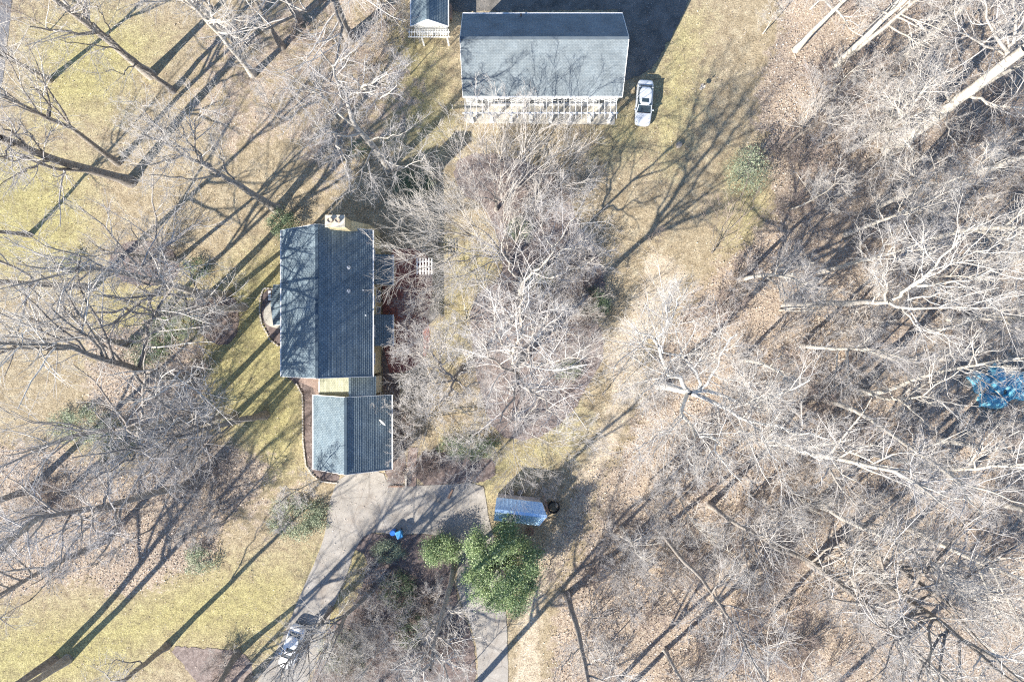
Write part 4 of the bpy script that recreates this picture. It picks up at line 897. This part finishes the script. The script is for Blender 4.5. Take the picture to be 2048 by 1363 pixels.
hero(109, [(992,420,0),(992,412,1.5),(993,405,2.5)], .2, [
  [.11,(993,405,2.5),(985,350,5),(965,290,8),(950,230,10)], [.11,(993,405,2.5),(1000,345,5),(1005,280,8),(1010,220,10)], [.11,(993,405,2.5),(1020,350,5),(1055,295,8),(1090,250,10)],
  [.11,(993,405,2.5),(1040,370,5),(1100,330,8),(1150,290,9.5)], [.1,(993,405,2.5),(960,365,5),(920,320,7.5),(890,270,9)], [.1,(993,405,2.5),(945,390,5),(900,370,7),(860,345,8.5)], [.1,(1000,400,2.5),(1050,400,5),(1110,380,7.5),(1165,365,9)]],
  'bark_grey', 'twig_grey', 'multi stemmed tree whose twigs reach up over the barn front', (9,8,5), wander=.1, ang=32, up=.03)
# left side dark trunks near the house, limbs sweeping left
hero(110, [(530,830,0),(490,838,4),(431,852,9),(390,865,12)], .36, [
  [.24,(390,865,12),(349,877,14),(288,893,17),(215,905,20),(144,915,22)], [.2,(431,852,9),(400,835,11),(350,845,14),(290,870,17)], [.16,(349,877,14),(320,900,16),(300,940,18),(270,970,20)],
  [.16,(460,846,6.5),(430,870,9),(400,905,11),(385,940,13)], [.16,(390,866,12),(360,910,14.5),(320,950,17)], [.14,(420,855,9.6),(400,900,12),(370,930,14)], [.13,(288,893,17),(250,870,19),(200,860,21)], [.13,(300,890,16.5),(240,930,19),(170,960,21)]],
  'bark_dark', 'twig_pale', 'dark tree below left of the house with limbs sweeping left', (8,6,5))
hero(111, [(487,614,0),(440,618,4),(390,622,8),(329,630,12)], .36, [
  [.22,(329,630,12),(300,626,13.5),(296,580,15),(300,560,16),(305,535,17.5)], [.22,(320,631,12.5),(260,622,15),(180,628,18),(100,640,21)], [.16,(300,622,14),(260,600,16),(210,590,18),(150,590,20)],
  [.16,(345,628,11),(330,650,13),(290,680,15),(240,690,17)], [.14,(296,570,15.3),(270,550,17),(230,540,19)], [.14,(260,622,15),(220,650,17.5),(160,670,20)], [.13,(300,600,14.5),(330,570,16),(335,540,18)]],
  'bark_grey', 'twig_pale', 'grey tree rooted in the round mulch bed with pale forked top', (8,6,5))
hero(112, [(262,364,0),(205,346,3.5),(140,330,7),(60,300,12),(0,275,15)], .46, [
  [.3,(190,342,4.5),(120,338,8),(50,318,12),(-20,316,16)], [.18,(60,300,12),(30,270,14),(-20,235,17)], [.16,(100,318,9.5),(60,335,12),(0,370,15)], [.15,(30,285,13.5),(10,310,16),(-40,330,19)], [.14,(90,310,10),(70,280,12.5),(40,240,15)], [.16,(0,276,15),(-60,250,19),(-120,220,22)]],
  'bark_dark', 'twig_grey', 'thick twin trunked dark tree leaning off the left edge', ttaper=.6)
hero(113, [(346,182,0),(300,146,4),(255,110,7.5),(200,62,12)], .27, [
  [.18,(200,62,12),(166,34,14.5),(140,28,15.5),(110,0,18)], [.14,(166,34,14.5),(165,10,16),(150,-20,18)], [.12,(255,110,7.5),(215,95,10),(170,90,13),(120,80,16)], [.12,(225,85,9.5),(215,50,12),(190,10,15)], [.11,(280,130,5.5),(250,140,8),(210,145,11)]],
  'bark_dark', 'twig_grey', 'slim dark tree forking toward the top left corner', (7,6,5))
hero(114, [(556,420,0),(520,398,3.5),(470,365,8),(430,345,11),(400,325,13)], .40, [
  [.24,(400,325,13),(370,310,15),(335,290,17.5),(290,270,20)], [.18,(430,345,11),(400,310,13.5),(370,270,16),(350,230,18.5)], [.16,(400,325,13),(385,290,15.5),(395,240,18),(400,200,20)], [.16,(445,352,10),(400,360,13),(350,355,16),(300,350,18)],
  [.15,(370,310,15),(320,330,17.5),(260,330,20)], [.14,(470,365,8),(445,330,10.5),(440,290,13)], [.14,(350,298,16.5),(300,240,19),(270,200,21)], [.13,(380,312,14.4),(330,270,17),(280,230,19.5)]],
  'bark_grey', 'twig_pale', 'pale crowned tree rooted just above the top left house corner', (9,8,6))
hero(115, [(1320,1058,0),(1338,1085,3),(1362,1115,6.5),(1400,1152,10),(1430,1195,13.5)], .26, [
  [.2,(1430,1195,13.5),(1460,1235,16),(1490,1290,19),(1530,1370,23)], [.14,(1440,1208,14.2),(1500,1225,17),(1560,1265,20)], [.13,(1448,1215,14.8),(1450,1270,17),(1448,1330,20)], [.12,(1425,1188,13),(1440,1170,14.5),(1470,1140,17)], [.11,(1432,1198,13.6),(1405,1225,15.5),(1370,1245,17.5)], [.12,(1460,1235,16),(1520,1290,19),(1580,1340,22)]],
  'bark_grey', 'twig_pale', 'slender curving tree leaning down from the wood edge below the great sycamore')
hero(116, [(1134,1190,0),(1146,1225,4),(1156,1262,8),(1168,1320,13),(1180,1380,17)], .30, [
  [.12,(1156,1262,8),(1175,1290,10),(1180,1330,12)], [.11,(1162,1290,10.5),(1140,1310,13),(1120,1350,15)], [.14,(1175,1350,15),(1230,1370,18),(1290,1390,20)], [.12,(1170,1330,13.5),(1195,1320,15),(1230,1330,17)]],
  'bark_grey', 'twig_pale', 'straight grey trunk running off the bottom edge right of the green tree', (6,6,5))
hero(117, [(910,1130,0),(897,1180,5.5),(880,1240,11),(868,1290,15),(860,1340,18.5)], .30, [
  [.14,(880,1240,11),(850,1265,13.5),(815,1290,16)], [.14,(873,1268,13),(900,1290,15.5),(925,1330,18)], [.15,(862,1330,18),(830,1350,20),(790,1370,22)], [.15,(866,1300,16),(890,1340,19),(900,1390,22)], [.12,(888,1212,8.5),(905,1225,10.5),(940,1230,12.5)], [.12,(870,1285,14.6),(840,1320,17),(815,1350,19)]],
  'bark_grey', 'twig_pale', 'straight grey tree left of the big green tree, leaning downward', (8,7,5))
hero(118, [(333,1292,0),(305,1315,3.5),(270,1342,8),(230,1375,12)], .32, [
  [.15,(250,1358,10),(200,1370,14),(150,1400,18)], [.15,(230,1375,12),(230,1420,16),(210,1460,19)], [.12,(290,1328,5.5),(250,1320,8),(205,1330,11)]], 'bark_dark', 'twig_grey', 'brown trunk leaning off the bottom left from the mulch wedge', (7,6,5))

hero(119, [(1424,506,0),(1426,503,.8)], .1, [
  [.06,(1426,503,.6),(1450,470,3),(1480,438,5),(1510,410,7)], [.05,(1426,503,.6),(1440,460,3),(1462,425,5),(1490,385,7)], [.05,(1426,503,.6),(1462,482,3),(1500,450,5),(1535,425,6.5)],
  [.045,(1424,503,.6),(1425,460,3),(1435,425,5),(1440,395,6)]], 'bark_dark', 'twig_brown', 'cluster of thin dark saplings on the lawn below the small olive tree', (4,4,3), name='sapling_cluster', wander=.1, ang=28)
hero(120, [(1205,790,0),(1212,780,.8)], .09, [[.06,(1212,780,.8),(1232,750,3),(1250,725,5),(1268,690,7)], [.04,(1232,750,3),(1250,742,4),(1266,730,5)]],
  'bark_dark', 'twig_brown', 'single thin dark sapling on the tan strip left of the great sycamore', (4,3,3), name='dark_sapling', ang=30)
# ---- shared-form trees where the photograph roots them
G = [ # (kind, px, py, scale)
 (0,302,150,1.0),(2,236,326,.9),(4,506,150,.95),(4,470,80,.95),(5,702,78,1.0),(0,600,40,.9),(2,565,95,.85),(0,424,590,1.0),(2,458,588,.85),(2,354,522,.7),(0,182,576,.9),(2,256,690,1.0),
 (5,388,757,1.0),(0,384,838,.95),(2,470,832,.8),(1,385,966,1.0),(5,108,1322,.85),(1,135,1318,.9),(2,475,1305,.9),(0,500,1358,.9),(2,662,1216,.65),(2,742,1182,.75),
 (0,60,980,.9),(1,-30,1130,1.0),(0,210,1080,.8),(2,60,470,.7),(2,100,160,.75),(0,700,1420,.9),(1,880,1440,.9),(2,400,1430,.8),
 (4,1672,132,1.0),(4,1679,124,.85),(3,1800,116,.9),(4,1592,100,.9),(3,1700,300,.7),(4,1640,545,.8),(3,1850,480,.85),(3,1960,345,.8),(6,1722,786,1.0),(6,1712,778,.85),(6,1652,800,1.05),
 (3,1535,876,1.0),(2,1545,1092,.9),(4,1243,1055,.55),(0,1622,1124,1.0),(5,1712,1126,1.0),(2,1692,1084,.9),(4,1816,1054,1.0),(3,1750,905,.9),(4,1880,880,.9),(3,1900,640,.9),(4,1760,410,.8),
 (0,1420,1010,.7),(3,1480,560,.65),(4,1600,690,.8),(3,1990,1000,.9),(4,1930,1180,.9),(0,1480,1290,.8),(3,1800,1290,.9),(4,1330,1300,.65),(2,1250,1380,.8),(3,1640,1010,.8),(4,1950,180,.8),
 (4,1740,60,.9),(3,1900,-20,.9),(2,1565,305,.5),(4,1690,470,.7),(3,1480,720,.6),(2,1170,1430,.9),(0,1600,1440,.9),(4,2090,500,.9),(3,1830,660,.6)]
for kd, px, py, s in G:
    style = 'tall white barked bare tree' if kd in (3, 4, 6) and px > 400 else ('tall dark bare tree' if kd in (2, 5) else 'tall grey bare tree')
    if s < .72: style = style.replace('tall', 'medium')
    tree(kinds[kd], px, py, s, style=style)
Y = [(0,640,958,.75),(0,588,1010,.6),(1,1526,68,.45),(2,1100,1120,.4),(0,1240,775,.45),(2,1300,480,.4),(1,1560,620,.8),(1,1580,420,.8),(0,1620,300,.8),(1,1540,540,.7),(0,1700,620,.9),(1,1820,560,.9),(1,1750,700,.9),
     (1,1470,850,.8),(0,1300,960,.7),(1,1360,1000,.8),(1,1420,1080,.8),(0,1500,990,.9),(1,1560,960,.8),(0,1700,980,.9),(1,1780,1020,.8),(0,1900,1010,.8),(0,1860,1120,.8),
     (1,1960,1280,.8),(0,1700,1240,.8),(1,1590,1300,.7),(0,1260,1180,.6),(1,1210,1290,.6),(0,1390,1180,.6),(1,1850,330,.8),(0,1980,440,.8),(1,1650,200,.7),(0,1730,180,.7),(1,1620,20,.7),(0,1960,60,.7),
     (0,450,1040,.7),(2,60,1200,.6),(0,300,1060,.7),(2,220,960,.7),(0,560,240,.7),(2,640,330,.5),
     (0,820,150,.5),(0,430,20,.8),(2,100,60,.6),(1,1150,620,.5),(0,1160,700,.5),(2,1120,400,.4),(1,760,1290,.6),(0,860,1220,.5),(0,700,1330,.6),(2,800,1330,.5),(1,940,1330,.4),(0,1000,900,.45)]
for kd, px, py, s in Y: tree(young[kd], px, py, s, style='slim young bare tree', name='young_tree')
tree(crape[0], 1028, 838, 1.15, style='round bare tree', label='round dense grey twigged tree lowest in the central garden', name='bare_tree')
tree(crape[1], 858, 830, .98, label='round bare tree between garage wall and lawn', name='bare_tree')
tree(crape[0], 935, 640, .9, label='low bare tree beside the patio lawn strip', name='bare_tree')
tree(crape[0], 1105, 660, .85, label='bushy bare tree on the right side of the leafy bed', name='bare_tree')
tree(crape[1], 1090, 967, .36, label='small round bare tree beside the metal roofed shed', name='bare_tree')
tree(crape[1], 835, 620, .5, label='bare small tree at the right edge of the brick patio', name='bare_tree')
tree(crape[1], 1000, 320, .55, label='bare small tree just below the barn terrace', name='bare_tree')
tree(crape[0], 1140, 330, .5, label='bare small tree below the right end of the barn terrace', name='bare_tree')
tree(crape[0], 745, 1235, .62, label='bare grey tree left inside the driveway island', name='bare_tree')
tree(crape[1], 830, 1300, .75, label='bare grey tree low inside the driveway island', name='bare_tree')
tree(crape[0], 690, 1310, .5, label='bare grey tree just right of the white car', name='bare_tree')
tree(crape[1], 868, 1205, .6, label='bare grey tree left of the straight grey trunk in the island', name='bare_tree')
B = []
rb = random.Random(5)
def inp(px, py, poly): return seg_dist(np.array([[px, py]], float), poly)[0] > 12
tries = 0
while len(B) < 150 and tries < 3000:
    tries += 1; px, py = rb.uniform(1150, 2060), rb.uniform(-20, 1380)
    if inp(px, py, WOODS[0]) and not (1920 < px < 2060 and 700 < py < 840): B.append((rb.choice((0,0,1,1,2)), px, py, rb.uniform(.6, 1.15)))
for cx, cy, rx, ry, n in ((300,780,130,110,7),(430,625,40,45,4),(290,525,60,35,4),(800,1250,110,110,18),(1080,600,90,90,14),(1060,420,70,60,6),(250,1000,200,100,16),(560,1330,0,0,0),(700,80,120,70,6),(860,940,60,20,4),(790,860,12,60,4),(440,1335,50,25,3),(700,1330,40,30,4),(1180,600,20,60,3)):
    for _ in range(n): B.append((rb.choice((0,1,2)), cx+rb.uniform(-rx,rx), cy+rb.uniform(-ry,ry), rb.uniform(.55,1.0)))
for kd, px, py, s in B: tree(brush[kd], px, py, s, style='bare brown shrub' if kd != 1 else 'bare grey shrub', name='bare_shrub')

# ---- evergreens: leaf clumps spread through the crown volume, on trunk and limbs
def leaf_cloud(r, n, ncl, ax, cz, size, cl_r, shell=.55):
    d = r.normal(0,1,(ncl,3)); d /= np.linalg.norm(d,axis=1,keepdims=True); q = (shell + (1-shell)*r.uniform(0,1,(ncl,1)))*r.uniform(.82,1.12,(ncl,1))
    c = d*q*np.array(ax); c[:,2] += cz
    k = r.integers(0, ncl, n); p = c[k] + r.normal(0, cl_r, (n,3))*np.array([1,1,.6]); keep = p[:,2] > .12; p = p[keep]; n = len(p)
    nrm = r.normal(0,.55,(n,3)); nrm[:,2] += .8; nrm /= np.linalg.norm(nrm,axis=1,keepdims=True)
    u = np.cross(nrm, r.normal(0,1,(n,3))); u /= np.linalg.norm(u,axis=1,keepdims=True); v = np.cross(nrm,u); s = (size*r.uniform(.6,1.3,n))[:,None]
    V = np.stack([p-u*s, p-v*s*.42, p+u*s, p+v*s*.42],1).reshape(-1,3); return V, np.arange(4*n).reshape(-1,4), c
def evergreen(name, px, py, ax, cz, n, ncl, size, clr, mat, label, seed, cat='tree', trunk=True):
    r = np.random.default_rng(seed); t = thing(name, label, cat, W(px, py, 0))
    V, Qd, c = leaf_cloud(r, n, ncl, ax, cz, size, clr)
    o = link('crown' if cat == 'tree' else 'foliage', np_mesh('leaves', V, Qd, M[mat]), t); o['kind'] = 'stuff'; o['label'] = 'evergreen leaves'
    if trunk:
        T = np.array([[0,0,-.1],[0,0,cz*.5],[.1,0,cz],[.1,.1,cz+ax[2]*.7]]); R = np.linspace(.05+.03*cz, .04, 4); v, q = tubes(T[None], R[None], 8); link('trunk', np_mesh('trunk', v, q, M['bark_grey'], True), t)
        sel = c[r.permutation(len(c))[:26]]; P = np.stack([np.stack([np.array([0,0,max(.2,z[2]*.45)])*(1-f)+z*f for f in (0,.5,1)]) for z in sel]); R = np.tile([.05,.035,.015],(len(sel),1))*(.5+.12*cz)
        v, q = tubes(P, R, 4); link('branches', np_mesh('branches', v, q, M['bark_grey'], True), t)['kind'] = 'stuff'
    return t
evergreen('evergreen_tree', 1003, 1108, (3.9,4.8,3.2), 4.4, 52000, 105, .09, .42, 'magnolia', 'large bright green broadleaf tree below the metal roofed shed', 1)
evergreen('evergreen_tree', 885, 1092, (2.1,1.5,1.2), 1.6, 9000, 46, .08, .34, 'magnolia', 'low dark green tree at the top of the driveway island', 2)
evergreen('evergreen_tree', 1480, 355, (1.9,2.1,1.8), 2.6, 3800, 50, .08, .5, 'ivy', 'small olive green tree at the wood edge of the lawn', 3)
SH = [(590,1035,2.9,2.5,.75,9000,'ivy','rounded pale green ivy mound left of the driveway'),(640,1030,1.1,1.6,.7,2500,'ivy','small green clump between ivy mound and driveway'),
      (170,850,3.6,2.2,1.0,9000,'ivy','wide grey green shrub mass low in the left woods'),(240,880,2.6,2.0,.9,5000,'holly','dark green shrub right of the wide grey green shrub mass'),(405,1118,2.0,1.6,.7,4000,'ivy','green shrub where two long shadows cross at lower left'),
      (935,893,3.2,1.4,.8,7000,'holly','green hedge mound at the top of the driveway bed'),(570,452,1.6,1.5,1.7,5000,'holly','dark green holly at the top left corner of the house'),(1040,460,1.6,1.4,1.3,3500,'ivy','green bush in the bed below the barn'),
      (355,650,3.6,2.2,1.1,8000,'holly','dark green mass left of the round mulch bed'),(300,700,2.6,2.0,1.0,4500,'holly','dark green bush under the left trees'),(800,1175,2.2,2.0,1.0,5000,'holly','dark green bush in the middle of the driveway island'),
      (775,1100,1.8,1.2,.8,3500,'ivy','grey green bush just below the blue bins'),(830,1250,2.4,2.6,1.0,5000,'holly','dark green bush low in the driveway island'),(690,1300,2.6,2.4,1.1,6000,'ivy','pale green shrub right of the white car'),
      (1190,610,1.4,2.0,1.2,4000,'holly','dark shrub at the right tip of the leafy bed'),(1085,560,2.0,1.4,1.0,3500,'holly','dark shrub in the middle of the leafy bed'),(395,540,1.6,1.2,.8,2500,'holly','small olive shrub above the round mulch bed'),
      (150,530,1.3,1.1,1.0,2000,'holly','small dark shrub left of the oval mulch bed'),(1130,740,1.6,1.2,.6,2500,'ivy','green patch of groundcover below the leafy bed'),(720,300,1.2,1.0,.6,900,'holly','small green bush under the pale sycamore'),(830,370,2.6,1.6,.9,5000,'holly','dark evergreen shrub filling the house shadow right of the chimney')]  # last shrub covers the patch of house shadow with dark leaves
for i, (px, py, ax_, ay_, az_, n, mt, lab) in enumerate(SH):
    evergreen('evergreen_shrub', px, py, (ax_,ay_,az_), az_*.55, n, max(30, int(ax_*ay_*16)), .07, .26, mt, lab, 50+i, 'shrub', False)

# ---------------------------------------------------------------- labels that single out each tree and shrub by its place
LM = [('silver sedan',1288,205),('bird bath',1402,178),('tree stump',1357,291),('house chimney',670,440),('garage roof',705,870),('front entry',545,620),('metal roofed shed',1040,1016),('blue bins',795,1062),
      ('white car',583,1295),('leftmost blue tarp',1950,765),('outbuilding trellis',855,72),('round mulch bed',430,635),('oval mulch bed',290,525),('mulch wedge',430,1330),('leaning white birch',1600,612),('great white sycamore',1375,785),
      ('thick corner sycamore',1850,255),('top left road corner',10,60),('bottom right corner',2048,1363),('bottom left corner',0,1363),('top right corner',2048,0),('left edge middle',0,700),('straight bottom trunk',1134,1200),('big green tree',1000,1140),('slender curving tree',1330,1075),('barn roof',1085,130),('slatted arbor',850,533)]
def sector(dx, dy):
    a = math.degrees(math.atan2(-dy, dx)) % 360
    return ['right of', 'above right of', 'above', 'above left of', 'left of', 'below left of', 'below', 'below right of'][int((a+22.5)//45) % 8]
ORD = ['nearest','second nearest','third nearest','fourth nearest','fifth nearest','sixth nearest','seventh nearest','eighth nearest','ninth nearest','tenth nearest','eleventh nearest','twelfth nearest','thirteenth nearest','fourteenth nearest','fifteenth nearest','sixteenth nearest','seventeenth nearest','eighteenth nearest','nineteenth nearest','twentieth nearest']
bk = {}
for t, px, py, style in registry:
    nm, lx, ly = min(LM, key=lambda l: math.hypot(px-l[1], py-l[2])); sec = sector(px-lx, py-ly)
    bk.setdefault((style, sec, nm), []).append((math.hypot(px-lx, py-ly), t))
for (style, sec, nm), L in bk.items():
    L.sort(key=lambda q: q[0])
    for i, (_, t) in enumerate(L): t['label'] = f'{style} {sec} the {nm}' + (f', {ORD[min(i, 19)]} to it' if len(L) > 1 else '')
for t, px, py, style in registry:
    t['group'] = {'s': 'bare shrubs under the trees'}.get('s' if 'shrub' in style else '', 'young bare trees' if 'young' in style else ('bare trees of the right woods' if px > 1150 else 'bare trees of the left and bottom lawn'))
# tree heights above, total triangles kept under about three million (meshes shared)
